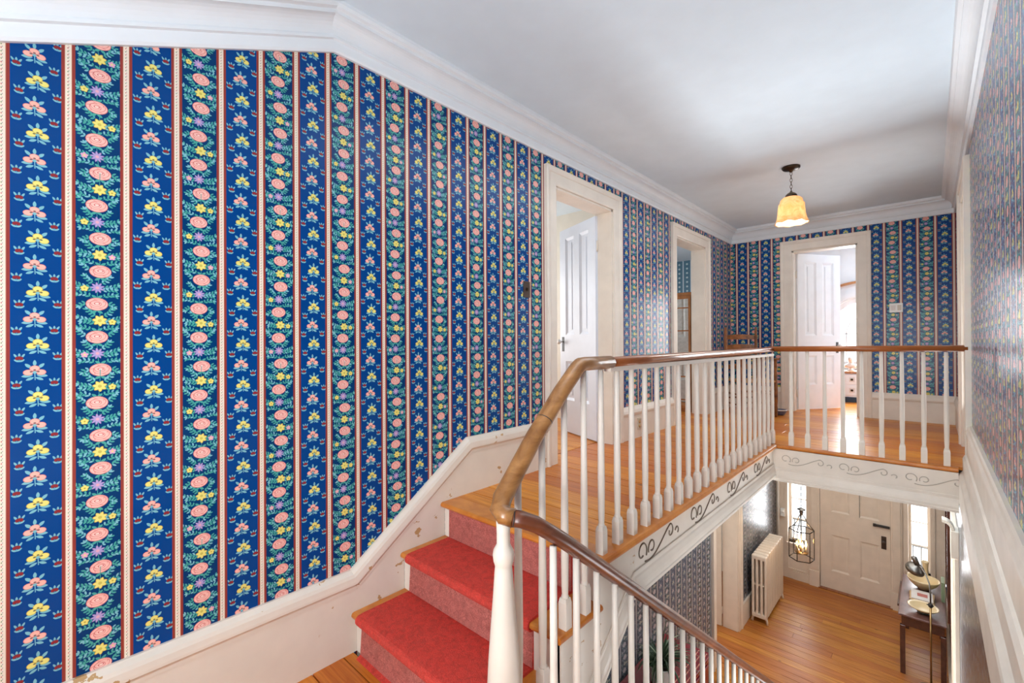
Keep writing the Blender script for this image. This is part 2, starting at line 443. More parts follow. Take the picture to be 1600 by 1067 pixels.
# ------------------------------------------------------------------ mesh helpers
class MB:
    def __init__(s): s.v = []; s.f = []; s.sm = []
    def add(s, vs, fs, smooth=False):
        b = len(s.v); s.v += [tuple(p) for p in vs]
        s.f += [tuple(b + i for i in f) for f in fs]; s.sm += [smooth] * len(fs)
        return s
    def box(s, x0, x1, y0, y1, z0, z1):
        v = [(x0, y0, z0), (x1, y0, z0), (x1, y1, z0), (x0, y1, z0), (x0, y0, z1), (x1, y0, z1), (x1, y1, z1), (x0, y1, z1)]
        return s.add(v, [(0, 3, 2, 1), (4, 5, 6, 7), (0, 1, 5, 4), (1, 2, 6, 5), (2, 3, 7, 6), (3, 0, 4, 7)])
    def obox(s, c, ax, ay, az, hx, hy, hz):
        c, ax, ay, az = map(Vector, (c, ax, ay, az)); v = []
        for k in (-1, 1):
            for (i, j) in ((-1, -1), (1, -1), (1, 1), (-1, 1)):
                v.append(c + ax * hx * i + ay * hy * j + az * hz * k)
        return s.add(v, [(0, 3, 2, 1), (4, 5, 6, 7), (0, 1, 5, 4), (1, 2, 6, 5), (2, 3, 7, 6), (3, 0, 4, 7)])
    def prism(s, poly, axis, a, b):
        # poly: 2-D points; axis 'X': (y,z); 'Y': (x,z); 'Z': (x,y)
        def P(p, t): return {'X': (t, p[0], p[1]), 'Y': (p[0], t, p[1]), 'Z': (p[0], p[1], t)}[axis]
        n = len(poly)
        s.add([P(p, a) for p in poly] + [P(p, b) for p in poly],
              [tuple(range(n - 1, -1, -1)), tuple(range(n, 2 * n))] + [(i, (i + 1) % n, n + (i + 1) % n, n + i) for i in range(n)])
        return s
    def lathe(s, prof, c=(0, 0, 0), n=16, smooth=True, ax=None, cap=True):
        # prof: (r, h) along axis ax (default +Z)
        az = Vector(ax or (0, 0, 1)).normalized(); h = Vector((1, 0, 0)) if abs(az.x) < .9 else Vector((0, 1, 0))
        a1 = az.cross(h).normalized(); a2 = az.cross(a1); c = Vector(c); v = []
        for r, z in prof:
            for i in range(n):
                t = 2 * math.pi * i / n
                v.append(c + az * z + (a1 * math.cos(t) + a2 * math.sin(t)) * r)
        f = [(j * n + i, j * n + (i + 1) % n, (j + 1) * n + (i + 1) % n, (j + 1) * n + i) for j in range(len(prof) - 1) for i in range(n)]
        if cap: f += [tuple(range(n - 1, -1, -1)), tuple(range((len(prof) - 1) * n, len(prof) * n))]
        return s.add(v, f, smooth)
    def tube(s, pts, r, n=8, closed=False, smooth=True):
        pts = [Vector(p) for p in pts]; N = len(pts); rs = r if hasattr(r, '__len__') else [r] * N
        v = []; prev = None
        for i, p in enumerate(pts):
            a = pts[(i - 1) % N] if (closed or i) else p; b = pts[(i + 1) % N] if (closed or i < N - 1) else p
            d = (b - a).normalized()
            if prev is None:
                h = Vector((0, 0, 1)) if abs(d.z) < .9 else Vector((1, 0, 0)); x = d.cross(h).normalized()
            else: x = (prev - d * prev.dot(d)).normalized()
            prev = x; y = d.cross(x)
            for k in range(n):
                t = 2 * math.pi * k / n; v.append(p + (x * math.cos(t) + y * math.sin(t)) * rs[i])
        m = N if closed else N - 1
        f = [(i * n + k, i * n + (k + 1) % n, ((i + 1) % N) * n + (k + 1) % n, ((i + 1) % N) * n + k) for i in range(m) for k in range(n)]
        if not closed: f += [tuple(range(n - 1, -1, -1)), tuple(range((N - 1) * n, N * n))]
        return s.add(v, f, smooth)
    def seg(s, prof, P0, P1, A, B, n0=None, n1=None, smooth=False):
        # profile (a,b) swept from P0 to P1, each end cut by the plane through it with normal n0 / n1
        P0, P1, A, B = map(Vector, (P0, P1, A, B)); D = (P1 - P0).normalized()
        v = []
        for P, nn in ((P0, n0), (P1, n1)):
            nn = Vector(nn) if nn else D
            for a, b in prof:
                o = A * a + B * b; t = -o.dot(nn) / D.dot(nn); v.append(P + o + D * t)
        n = len(prof)
        return s.add(v, [tuple(range(n - 1, -1, -1)), tuple(range(n, 2 * n))] + [(i, (i + 1) % n, n + (i + 1) % n, n + i) for i in range(n)], smooth)
    def sphere(s, c, r, n=12, m=8, sz=1.0):
        return s.lathe([(r * math.sin(math.pi * j / m) + 1e-5, -r * sz * math.cos(math.pi * j / m)) for j in range(m + 1)], c, n)
    def build(s, name, mat, parent=None, loc=(0, 0, 0), rz=0, bevel=0, uv=None, seg_=2):
        me = bpy.data.meshes.new(name); me.from_pydata(s.v, [], s.f); me.validate()
        if len(s.sm) == len(me.polygons): me.polygons.foreach_set('use_smooth', s.sm)
        bm = bmesh.new(); bm.from_mesh(me); bmesh.ops.recalc_face_normals(bm, faces=bm.faces); bm.to_mesh(me); bm.free()
        if uv:
            ul = me.uv_layers.new(name='UVMap')
            for p in me.polygons:
                for li in p.loop_indices:
                    ul.data[li].uv = uv(me.vertices[me.loops[li].vertex_index].co, p.normal)
        me.materials.append(mat)
        o = bpy.data.objects.new(name, me); COL.objects.link(o); o.location = loc; o.rotation_euler.z = rz
        if parent: o.parent = parent
        if bevel:
            b = o.modifiers.new('bevel', 'BEVEL'); b.width = bevel; b.segments = seg_; b.limit_method = 'ANGLE'; b.angle_limit = math.radians(40)
            b.harden_normals = False
        return o

def struct(o): o['kind'] = 'structure'; return o
def tag(o, label, cat, group=None):
    o['label'] = label; o['category'] = cat
    if group: o['group'] = group
    return o
def thing(name, label, cat, loc=(0, 0, 0), rz=0, group=None):
    o = bpy.data.objects.new(name, None); COL.objects.link(o); o.location = loc; o.rotation_euler.z = rz
    o.empty_display_size = .1
    return tag(o, label, cat, group)
def dup(o, parent=None, loc=None):
    c = o.copy(); COL.objects.link(c)
    if parent is not None: c.parent = parent
    if loc is not None: c.location = loc
    return c
def arc(cx, cz, r, a0, a1, n):
    return [(cx + r * math.cos(a0 + (a1 - a0) * i / n), cz + r * math.sin(a0 + (a1 - a0) * i / n)) for i in range(n + 1)]

# ------------------------------------------------------------------ key dimensions (metres; upper floor z = 0)
XR, XE, XLR = 2.352, 1.09, 2.295          # right wall, gallery edge, lower right wall
YE, YB, YF = 4.66, 7.03, 9.15             # back gallery edge, back wall, front wall
ZC, ZL, ZP = 2.54, -3.2, -.6              # ceiling, lower floor, half landing
XLL = .09                                 # lower left wall face
T = .17

def uvw(axis, off, half=0.0):
    # print repeat 0.30 x 0.687; the axis is the wall's run
    def f(co, n):
        return ((co[axis] - off) / .30 + half, (co.z - .76) / .687)
    return f

def wall_boxes(mb, axis, t0, t1, rects):
    for a0, a1, z0, z1 in rects:
        if axis == 'X': mb.box(t0, t1, a0, a1, z0, z1)
        else: mb.box(a0, a1, t0, t1, z0, z1)
    return mb

def holes(a0, a1, z0, z1, hs):
    # rectangles covering a0..a1 x z0..z1 minus the openings hs (a,b,zb,zt), sorted
    out = []; cur = a0
    for a, b, zb, zt in hs:
        out.append((cur, a, z0, z1))
        if zb > z0: out.append((a, b, z0, zb))
        if zt < z1: out.append((a, b, zt, z1))
        cur = b
    out.append((cur, a1, z0, z1)); return out

D1, D2, D3, D4, D5 = (2.815, 3.68), (5.08, 5.99), (.772, 1.475), (4.80, 5.62), (6.03, 6.95)
DT = 2.145
struct(wall_boxes(MB(), 'X', -T, 0, holes(-1.35, YB, -.9, 2.75, [(*D1, -.03, DT), (*D2, -.03, DT)])).build('wall_left', M['paper'], uv=uvw(1, .112)))
struct(wall_boxes(MB(), 'Y', YB, YB + T, holes(-T, XR, -.3, 2.75, [(*D3, -.03, DT)])).build('wall_back', M['paper'], uv=uvw(0, .0816, .5)))
struct(wall_boxes(MB(), 'X', XR, XR + T, holes(-1.35, YB + T, -.3, 2.75, [(*D4, -.03, DT)])).build('wall_right', M['paper'], uv=uvw(1, .05)))
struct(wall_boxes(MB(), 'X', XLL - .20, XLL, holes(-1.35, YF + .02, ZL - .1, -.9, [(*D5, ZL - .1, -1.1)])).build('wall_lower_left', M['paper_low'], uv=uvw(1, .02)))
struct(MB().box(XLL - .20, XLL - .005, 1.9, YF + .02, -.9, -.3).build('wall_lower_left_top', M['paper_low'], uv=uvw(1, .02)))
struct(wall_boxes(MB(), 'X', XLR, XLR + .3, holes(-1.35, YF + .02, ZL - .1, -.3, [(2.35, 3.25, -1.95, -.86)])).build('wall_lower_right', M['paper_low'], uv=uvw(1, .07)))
wy = -1.35
struct(wall_boxes(MB(), 'Y', wy - .2, wy, holes(-T, XR + T, ZL - .1, 2.75, [(1.2, 2.3, .0, 1.8)])).build('wall_landing', M['paper'], uv=uvw(0, .05)))

# unseen landing window behind the camera, placed to suit the added lamps
def window(name, axis, t, a0, a1, z0, z1, nx, nz, mat=M['trim'], fr=.05, bar=.018, depth=.05):
    mb = MB(); d0, d1 = t - depth / 2, t + depth / 2
    def bx(a, b, c, d, e0=d0, e1=d1):
        if axis == 'Y': mb.box(a, b, e0, e1, c, d)
        else: mb.box(e0, e1, a, b, c, d)
    bx(a0, a0 + fr, z0, z1); bx(a1 - fr, a1, z0, z1); bx(a0 + fr, a1 - fr, z0, z0 + fr); bx(a0 + fr, a1 - fr, z1 - fr, z1)
    o = struct(mb.build(name, mat))
    m2 = MB(); w0, w1, h0, h1 = a0 + fr, a1 - fr, z0 + fr, z1 - fr
    for i in range(1, nx):
        c = w0 + (w1 - w0) * i / nx
        q = MB(); q.box(*( (c - bar / 2, c + bar / 2, t - .012, t + .012) if axis == 'Y' else (t - .012, t + .012, c - bar / 2, c + bar / 2)), h0, h1).build('glazing_bar', mat, o)
    for j in range(1, nz):
        c = h0 + (h1 - h0) * j / nz
        q = MB(); q.box(*((w0, w1, t - .011, t + .011) if axis == 'Y' else (t - .011, t + .011, w0, w1)), c - bar / 2, c + bar / 2).build('glazing_bar', mat, o)
    for i in range(nx):
        for j in range(nz):
            a, b = w0 + (w1 - w0) * i / nx, w0 + (w1 - w0) * (i + 1) / nx; c, d = h0 + (h1 - h0) * j / nz, h0 + (h1 - h0) * (j + 1) / nz
            q = MB(); q.box(*((a, b, t - .002, t + .002) if axis == 'Y' else (t - .002, t + .002, a, b)), c, d).build('pane', M['glass'], o)
    return o
window('window_1', 'Y', wy - .1, 1.2, 2.3, .0, 1.8, 2, 2)

window('added_window_5', 'X', XLR + .12, 2.35, 3.25, -1.95, -.86, 2, 2)  # invented stair window out of view, added to go with the fascia lamp
# ceilings: flat over the hall, sloping down over the half landing
SL = math.tan(math.radians(23.6)); YS = 1.035
struct(MB().box(-.02, XR + .02, YS, YB + .02, ZC, ZC + .12).build('ceiling', M['ceil']))
struct(MB().prism([(YS, ZC), (YS, ZC + .12), (wy - .05, ZC + .12 - SL * (YS - wy + .05)), (wy - .05, ZC - SL * (YS - wy + .05))], 'X', -.02, XR + .02).build('ceiling_slope', M['ceil']))

# crown mouldings
def crown_prof():
    p = [(0, 0), (.014, 0), (.020, .010), (.020, .052), (.036, .054), (.036, .066), (.030, .068), (.034, .072)]
    p += [(.034 + .052 * (1 - math.cos(t)), .072 + .062 * math.sin(t)) for t in [math.pi / 2 * i / 6 for i in range(1, 7)]]
    p += [(.094, .134), (.094, .150), (.112, .156), (.118, .170), (.118, .186), (0, .186)]
    return p
CP = [(a, b * 1.02) for a, b in crown_prof()]
ZT = 2.35
dS = Vector((0, -math.cos(math.atan(SL)), -math.sin(math.atan(SL))))   # down the slope towards the camera
upS = Vector((0, -dS.z * -1, 0))
nS = Vector((0, dS.z, -dS.y)); nS = Vector((0, math.sin(math.atan(SL)) * -1, math.cos(math.atan(SL))))
Pb = Vector((0, YS + .005, ZT))
bis = (Vector((0, 1, 0)) + (-dS)).normalized()
struct(MB().seg(CP, Pb, (0, YB, ZT), (1, 0, 0), (0, 0, 1), bis, (1, 1, 0)).build('trim_1', M['crown']))
struct(MB().seg(CP, Pb + dS * 2.55, Pb, (1, 0, 0), nS, None, bis).build('trim_2', M['crown']))
struct(MB().seg(CP, (0, YB, ZT), (XR, YB, ZT), (0, -1, 0), (0, 0, 1), (1, 1, 0), (1, -1, 0)).build('trim_3', M['crown']))
struct(MB().seg(CP, (XR, Pb.y, ZT), (XR, YB, ZT), (-1, 0, 0), (0, 0, 1), bis, (-1, 1, 0)).build('trim_4', M['crown']))
struct(MB().seg(CP, Vector((XR, Pb.y, ZT)) + dS * 2.55, (XR, Pb.y, ZT), (-1, 0, 0), nS, None, bis).build('trim_5', M['crown']))

# ------------------------------------------------------------------ floors with separate planks
def floor_planks(name, slab, mat, spans, z, wmin=.1, wmax=.19, seed=1):
    # spans: list of (y0, y1, [(x0,x1),...]) - boards run along X
    rr = random.Random(seed)
    f = MB()
    for b in slab: f.box(*b)
    o = struct(f.build(name, M['soil']))
    for y0, y1, xs in spans:
        y = y0
        while y < y1 - .02:
            wd = min(rr.uniform(wmin, wmax), y1 - y)
            if y1 - y - wd < .05: wd = y1 - y
            for x0, x1 in xs:
                cuts = [x0]
                if x1 - x0 > 1.6 and rr.random() < .5: cuts.append(x0 + (x1 - x0) * rr.uniform(.3, .7))
                cuts.append(x1)
                for a, b in zip(cuts, cuts[1:]):
                    zz = z + rr.uniform(-.0008, .0008)
                    p = MB().box(a + .0012, b - .0012, y + .0026, y + wd - .0026, z - .022, zz).build('plank', mat, o, bevel=.0012, seg_=1)
            y += wd
    return o
floor_planks('floor', [(-T, XE - .03, 1.73, YE + .02, -.28, -.021), (-T, XR + T, YE + .02, YB + T, -.28, -.021)], M['floor'],
             [(1.80, YE + .03, [(-T + .01, XE - .075)]), (YE + .03, YB + T, [(-T + .01, XR + .02)])], 0, seed=4)
floor_planks('floor_landing', [(0, XR, wy, 1.14, ZP - .25, ZP - .021)], M['floor'], [(wy, 1.125, [(0.005, XLR)])], ZP, seed=9)
floor_planks('floor_lower', [(XLL - .20, XLR + .1, wy, YF, ZL - .2, ZL - .021)], M['floor_low'], [(1.2, YF - .005, [(XLL - .33, XLR)])], ZL, .09, .16, seed=5)
# underside of the upper floor above the lower hall
struct(MB().box(XLL - .05, XE - .05, 1.95, YE + .05, -.30, -.281).box(XLL - .05, XLR + .05, YE + .05, YF, -.30, -.281).build('ceiling_lower', M['ceil']))

# ------------------------------------------------------------------ baseboards
def cap_prof(h=.095):
    # a: out from the wall, b: up (0 = top edge)
    return [(0, 0), (.012, 0), (.016, -.006), (.03, -.018), (.037, -.032), (.040, -.055), (.040, -.066), (.030, -.076), (.027, -.082), (.027, -h), (0, -h)]
zA, zB = -.195, .345
yA, yB = 1.115, 1.885
d1 = Vector((0, 1, 0)); d2 = Vector((0, yB - yA, zB - zA)).normalized()
n2 = Vector((0, -d2.z, d2.y))
bsk = MB()
bsk.prism([(wy, ZP - .02), (1.06, ZP - .02), (1.06, -.60), (1.15, -.60), (1.15, -.44), (1.42, -.44), (1.42, -.24), (1.70, -.24), (1.70, -.02), (D1[0] - .13, -.02), (D1[0] - .13, zB - .06), (yB, zB - .06), (yA, zA - .06), (wy, zA - .06)], 'X', -.01, .022)
bl = struct(bsk.build('baseboard_left', M['chip']))
cp = cap_prof()
mb = MB()
b1 = (d1 + d2).normalized()
MB().seg(cp, (0, wy, zA), (0, yA, zA), (1, 0, 0), (0, 0, 1), None, b1).build('cap_moulding', M['chip'], bl)
MB().seg(cp, (0, yA, zA), (0, yB, zB), (1, 0, 0), n2, b1, b1).build('cap_moulding', M['chip'], bl)
MB().seg(cp, (0, yB, zB), (0, D1[0] - .13, zB), (1, 0, 0), (0, 0, 1), b1, None).build('cap_moulding', M['chip'], bl)
ZBB = .315
bp = [(0, -ZBB), (.022, -ZBB), (.022, -.085), (.03, -.08), (.034, -.06), (.026, -.03), (.016, -.008), (.012, 0), (0, 0)]
CW = .135   # casing width
struct(MB().seg(bp, (0, D1[1] + CW, ZBB), (0, D2[0] - CW, ZBB), (1, 0, 0), (0, 0, 1)).build('baseboard_left_middle', M['trim']))
struct(MB().seg(bp, (0, D2[1] + CW, ZBB), (0, YB, ZBB), (1, 0, 0), (0, 0, 1), None, (1, 1, 0)).build('baseboard_left_end', M['trim']))
struct(MB().seg(bp, (0, YB, ZBB), (D3[0] - CW, YB, ZBB), (0, -1, 0), (0, 0, 1), (1, 1, 0), None).build('baseboard_back_left', M['trim']))
struct(MB().seg(bp, (D3[1] + CW, YB, ZBB), (XR, YB, ZBB), (0, -1, 0), (0, 0, 1), None, (1, -1, 0)).build('baseboard_back_right', M['trim']))
struct(MB().seg(bp, (XR, D4[1] + CW, ZBB), (XR, YB, ZBB), (-1, 0, 0), (0, 0, 1), None, (-1, 1, 0)).build('baseboard_right_end', M['trim']))
# the deep moulded skirting of the stairwell's right wall, over the edge of the floor
rp = [(0, .312), (.016, .312), (.022, .302), (.026, .285), (.034, .27), (.036, .262), (.030, .252), (.030, .10), (.040, .095), (.046, .080), (.050, .072), (.050, -.02),
      (.056, -.03), (.068, -.045), (.072, -.06), (.072, -.245), (0, -.245)]
struct(MB().seg(rp, (XR, wy, 0), (XR, YE + .02, 0), (-1, 0, 0), (0, 0, 1)).build('baseboard_right', M['trim']))

# ------------------------------------------------------------------ door casings and linings
def casing(name, axis, face, out, a0, a1, zt, z0=0.0, wdt=CW, mat=M['trim'], depth=.3, th=.028):
    # architrave round an opening plus the lining of the reveal; out = direction the casing stands proud (+1/-1)
    p = [(0, 0), (0, th * .55), (.012, th * .75), (wdt - .045, th * .75), (wdt - .04, th), (wdt - .012, th * 1.25), (wdt, th * 1.1), (wdt, 0)]
    ax = Vector((0, 1, 0)) if axis == 'X' else Vector((1, 0, 0))
    o = Vector((out, 0, 0)) if axis == 'X' else Vector((0, out, 0))
    def P(a, z): return (face, a, z) if axis == 'X' else (a, face, z)
    Z = Vector((0, 0, 1)); mb = MB()
    mb.seg([(a, b) for a, b in p], P(a0, z0), P(a0, zt), -ax, o, None, (ax + Z).normalized())
    mb.seg(p, P(a1, z0), P(a1, zt), ax, o, None, (-ax + Z).normalized())
    mb.seg(p, P(a0, zt), P(a1, zt), Z, o, (ax + Z).normalized(), (ax - Z).normalized())
    e = .018
    def bx(a, b, c, d):
        x0, x1 = sorted((face + out * .001, face - out * depth))
        if axis == 'X': mb.box(x0, x1, a, b, c, d)
        else: mb.box(a, b, x0, x1, c, d)
    bx(a0 - .002, a0 + e, z0, zt); bx(a1 - e, a1 + .002, z0, zt); bx(a0, a1, zt - e, zt + .002)
    # plinth blocks
    return struct(mb.build(name, mat))
casing('trim_6', 'X', 0, 1, *D1, DT, depth=T)
casing('trim_7', 'X', 0, 1, *D2, DT, depth=T)
casing('trim_8', 'Y', YB, -1, *D3, DT, depth=T)
casing('trim_9', 'X', XR, -1, *D4, DT, depth=.2, th=.03)
casing('trim_10', 'X', XLL, 1, *D5, -1.1, ZL, depth=.20, mat=M['trim_low'])

# ------------------------------------------------------------------ doors
def panel_door(name, wd, ht, th, mat, loc, ang, panels, knob=None, plate=True, extra=None):
    """leaf in local x (0..wd) from the hinge, thickness th centred on y=0; panels: (x0,x1,z0,z1)"""
    o = MB()
    xs = sorted({0, wd} | {p[0] for p in panels} | {p[1] for p in panels})
    zs = sorted({0, ht} | {p[2] for p in panels} | {p[3] for p in panels})
    for x0, x1 in zip(xs, xs[1:]):
        for z0, z1 in zip(zs, zs[1:]):
            cx, cz = (x0 + x1) / 2, (z0 + z1) / 2
            if any(p[0] < cx < p[1] and p[2] < cz < p[3] for p in panels): continue
            o.box(x0, x1, -th / 2, th / 2, z0, z1)
    d = struct(o.build(name, mat, loc=loc, rz=ang))
    for x0, x1, z0, z1 in panels:
        q = MB(); yp = th / 2 - .013; m = .026
        q.box(x0, x1, -yp, yp, z0, z1)
        q.box(x0 + .055, x1 - .055, -yp - .005, yp + .005, z0 + .055, z1 - .055)
        for s in (-1, 1):   # sloping moulding round the panel
            ys = s * (th / 2 - .002)
            q.add([(x0, ys, z0), (x1, ys, z0), (x1, ys, z1), (x0, ys, z1), (x0 + m, s * yp, z0 + m), (x1 - m, s * yp, z0 + m), (x1 - m, s * yp, z1 - m), (x0 + m, s * yp, z1 - m)],
                  [(0, 1, 5, 4), (1, 2, 6, 5), (2, 3, 7, 6), (3, 0, 4, 7)])
        q.build('panel', mat, d)
    if knob:
        kx, kz, km, pm = knob
        for s in (-1, 1):
            k = MB().lathe([(.008, 0), (.008, .03), (.02, .036), (.027, .05), (.024, .064), (.012, .07)], (kx, s * th / 2, kz), 14, ax=(0, s, 0)).build('knob', km, d)
            if plate: MB().box(kx - .02, kx + .02, *sorted((s * th / 2, s * (th / 2 + .004))), kz - .10, kz + .05).build('lock_plate', pm, d, bevel=.002)
    for hz in (.22, ht - .28):
        MB().lathe([(.008, -.05), (.008, .05)], (-.004, 0, hz), 8).build('hinge', M['trim'] if mat is not M['trim_low'] else M['trim_low'], d)
    return d
P4 = lambda wd, lo=(.33, .73), hi=(1.0, 2.0), s=.115, mu=.1: [(s, wd / 2 - mu / 2, *lo), (wd / 2 + mu / 2, wd - s, *lo), (s, wd / 2 - mu / 2, *hi), (wd / 2 + mu / 2, wd - s, *hi)]
# left bedroom door, swung into its room
a1_ = math.atan2(.24, -.55)
panel_door('door_1', .66, 2.10, .036, M['bluewhite'], (-.15, 3.655, .012), a1_, P4(.66), (.60, .93, M['porcelain'], M['iron']))
# back room door
panel_door('door_3', .70, 2.11, .036, M['white'], (.80, YB + T - .03, .012), math.radians(55), P4(.70), (.64, .86, M['porcelain'], M['iron']))
# rear bedroom door, swung wide open inside the room
panel_door('door_2', .80, 2.10, .036, M['trim'], (-.2, D2[0] + .03, .012), math.radians(186), P4(.80), (.74, .92, M['porcelain'], M['iron']))
# right-hand door, set open for the added doorway lamp
panel_door('door_4', D4[1] - D4[0] - .04, 2.11, .036, M['trim'], (XR + .16, D4[1] - .02, .012), math.radians(10), P4(.78), (.71, .92, M['porcelain'], M['iron']))
# lower hall side door, ajar into the front room
panel_door('door_5', .86, 2.06, .036, M['trim_low'], (XLL - .215, D5[1] - .02, ZL + .012), math.radians(187), P4(.86), (.8, .92, M['porcelain'], M['iron']))

# rooms behind the doors
struct(MB().box(-2.6, -2.5, 2.0, 4.62, -.02, 2.56).box(-2.5, -T, 2.0, 2.1, -.02, 2.56).box(-2.5, -T, 4.52, 4.62, -.02, 2.56).build('wall_left_bedroom', M['roomwall']))
struct(MB().box(-2.6, -T, 2.0, 4.62, 2.50, 2.58).build('ceiling_left_bedroom', M['ceil']))
floor_planks('floor_left_bedroom', [(-2.6, -T, 2.0, 4.62, -.2, -.021)], M['floor'], [(2.0, 4.62, [(-2.6, -T)])], 0, .14, .2, seed=2)
struct(wall_boxes(MB(), 'X', -3.1, -3.0, [(4.62, 8.8, -.02, 2.56)]).build('wall_rear_bedroom', M['paper_room'], uv=uvw(1, .05)))
struct(MB().box(-3.0, -T, 8.7, 8.8, -.02, 2.56).build('wall_rear_bedroom_end', M['paper_room'], uv=uvw(0, .05)))
struct(MB().box(-T - .02, -T, YB + T, 8.8, -.02, 2.56).build('wall_rear_bedroom_side', M['paper_room'], uv=uvw(1, .05)))
struct(MB().box(-3.0, -T, 4.62, 4.64, -.02, 2.56).build('wall_rear_bedroom_near', M['paper_room'], uv=uvw(0, .05)))
struct(MB().box(-3.1, -T, 4.62, 8.8, 2.50, 2.58).build('ceiling_rear_bedroom', M['ceil']))
floor_planks('floor_rear_bedroom', [(-3.1, -T, 4.62, 8.8, -.2, -.021)], M['floor'], [(4.62, 8.8, [(-3.1, -T)])], 0, .14, .2, seed=3)
struct(MB().box(4.2, 4.3, 4.3, 7.2, -.1, 2.56).box(XR + T, 4.2, 4.2, 4.3, -.1, 2.56).box(XR + T, 4.2, 7.1, 7.2, -.1, 2.56).build('wall_right_bedroom', M['roomwall']))
struct(MB().box(XR + T, 4.3, 4.2, 7.2, 2.50, 2.58).build('ceiling_right_bedroom', M['ceil']))
struct(MB().box(XR + .02, 4.3, 4.2, 7.2, -.2, 0).build('floor_right_bedroom', M['floor']))
# back room with its arched window
XW0, XW1, ZW0, AC = .8, 2.0, .52, (1.4, 1.06)
def arch_wall():
    mb = MB()
    mb.box(-T, XW0, YF, YF + .3, -.3, 2.6); mb.box(XW1, XR + T, YF, YF + .3, -.3, 2.6); mb.box(XW0, XW1, YF, YF + .3, -.3, ZW0)
    pts = arc(AC[0], AC[1], .6, math.pi, 0, 20)
    for (x0, z0), (x1, z1) in zip(pts, pts[1:]):
        mb.prism([(x0, z0), (x1, z1), (x1, 2.6), (x0, 2.6)], 'Y', YF, YF + .3)
    return mb
struct(arch_wall().build('wall_front', M['white']))
struct(MB().box(-T - .1, -T, YB + T, YF, -.02, 2.56).box(XR, XR + .1, YB + T, YF, -.02, 2.56).build('wall_back_room', M['white']))
struct(MB().box(-T, XR + .1, YB, YF + .3, 2.50, 2.58).build('ceiling_back_room', M['ceil']))
floor_planks('floor_back_room', [(-T, XR + .1, YB + T, YF, -.28, -.021)], M['floor'], [(YB + T, YF, [(-T, XR)])], 0, .12, .19, seed=6)
def arch_window():
    fr = MB(); y0, y1 = YF + .12, YF + .18
    outer = arc(AC[0], AC[1], .6, math.pi, 0, 20); inner = arc(AC[0], AC[1], .53, math.pi, 0, 20)
    for i in range(20): fr.prism([outer[i], outer[i + 1], inner[i + 1], inner[i]], 'Y', y0, y1)
    fr.box(XW0, XW0 + .07, y0, y1, ZW0, AC[1]); fr.box(XW1 - .07, XW1, y0, y1, ZW0, AC[1]); fr.box(XW0, XW1, y0, y1, ZW0, ZW0 + .08)
    o = struct(fr.build('window_2', M['white']))
    q = MB(); i2 = arc(AC[0], AC[1], .30, math.pi, 0, 14); i3 = arc(AC[0], AC[1], .284, math.pi, 0, 14)
    for i in range(14): q.prism([i2[i], i2[i + 1], i3[i + 1], i3[i]], 'Y', y0 + .01, y1 - .01)
    q.build('arched_bar', M['white'], o)
    for z in (AC[1], .80): MB().box(XW0 + .07, XW1 - .07, y0 + .01, y1 - .01, z - .008, z + .008).build('glazing_bar', M['white'], o)
    for x in (1.11, 1.4, 1.69): MB().box(x - .008, x + .008, y0 + .01, y1 - .01, ZW0 + .08, AC[1]).build('glazing_bar', M['white'], o)
    xs = [XW0 + .07, 1.11, 1.4, 1.69, XW1 - .07]; zs = [ZW0 + .08, .80, AC[1]]
    for i in range(4):
        for j in range(2): MB().box(xs[i], xs[i + 1], YF + .148, YF + .152, zs[j], zs[j + 1]).build('pane', M['glass'], o)
    MB().prism(arc(AC[0], AC[1], .53, math.pi, 0, 20), 'Y', YF + .148, YF + .152).build('pane', M['glass'], o)
    MB().box(XW0 - .06, XW1 + .06, YF - .06, YF + .12, ZW0 - .03, ZW0).build('sill', M['white'], o)
    # plaster reveal moulding and the brown wooden arch over it
    q = MB(); a = arc(AC[0], AC[1], .70, math.pi, 0, 24); b = arc(AC[0], AC[1], .62, math.pi, 0, 24)
    for i in range(24): q.prism([a[i], a[i + 1], b[i + 1], b[i]], 'Y', YF - .035, YF - .001)
    q.build('arch_moulding', M['white'], o)
    q = MB(); a = arc(AC[0], AC[1] - .42, 1.27, math.pi * .80, math.pi * .20, 24); b = arc(AC[0], AC[1] - .42, 1.235, math.pi * .80, math.pi * .20, 24)
    for i in range(24): q.prism([a[i], a[i + 1], b[i + 1], b[i]], 'Y', YF - .06, YF - .001)
    q.build('arch_pelmet', M['winewood'], o)
arch_window()
# front room off the lower hall
struct(MB().box(-2.3, -2.2, 4.4, YF, ZL, -.5).box(-2.2, XLL - .20, 4.4, 4.5, ZL, -.5).box(-2.2, XLL - .20, 8.6, 8.7, ZL, -.5).build('wall_front_room', M['roomwall']))
struct(MB().box(-2.3, XLL - .20, 4.4, 8.7, ZL - .2, ZL).build('floor_front_room', M['floor_low']))
struct(MB().box(-2.3, XLL - .20, 4.4, 8.7, -.5, -.4).build('ceiling_front_room', M['ceil']))

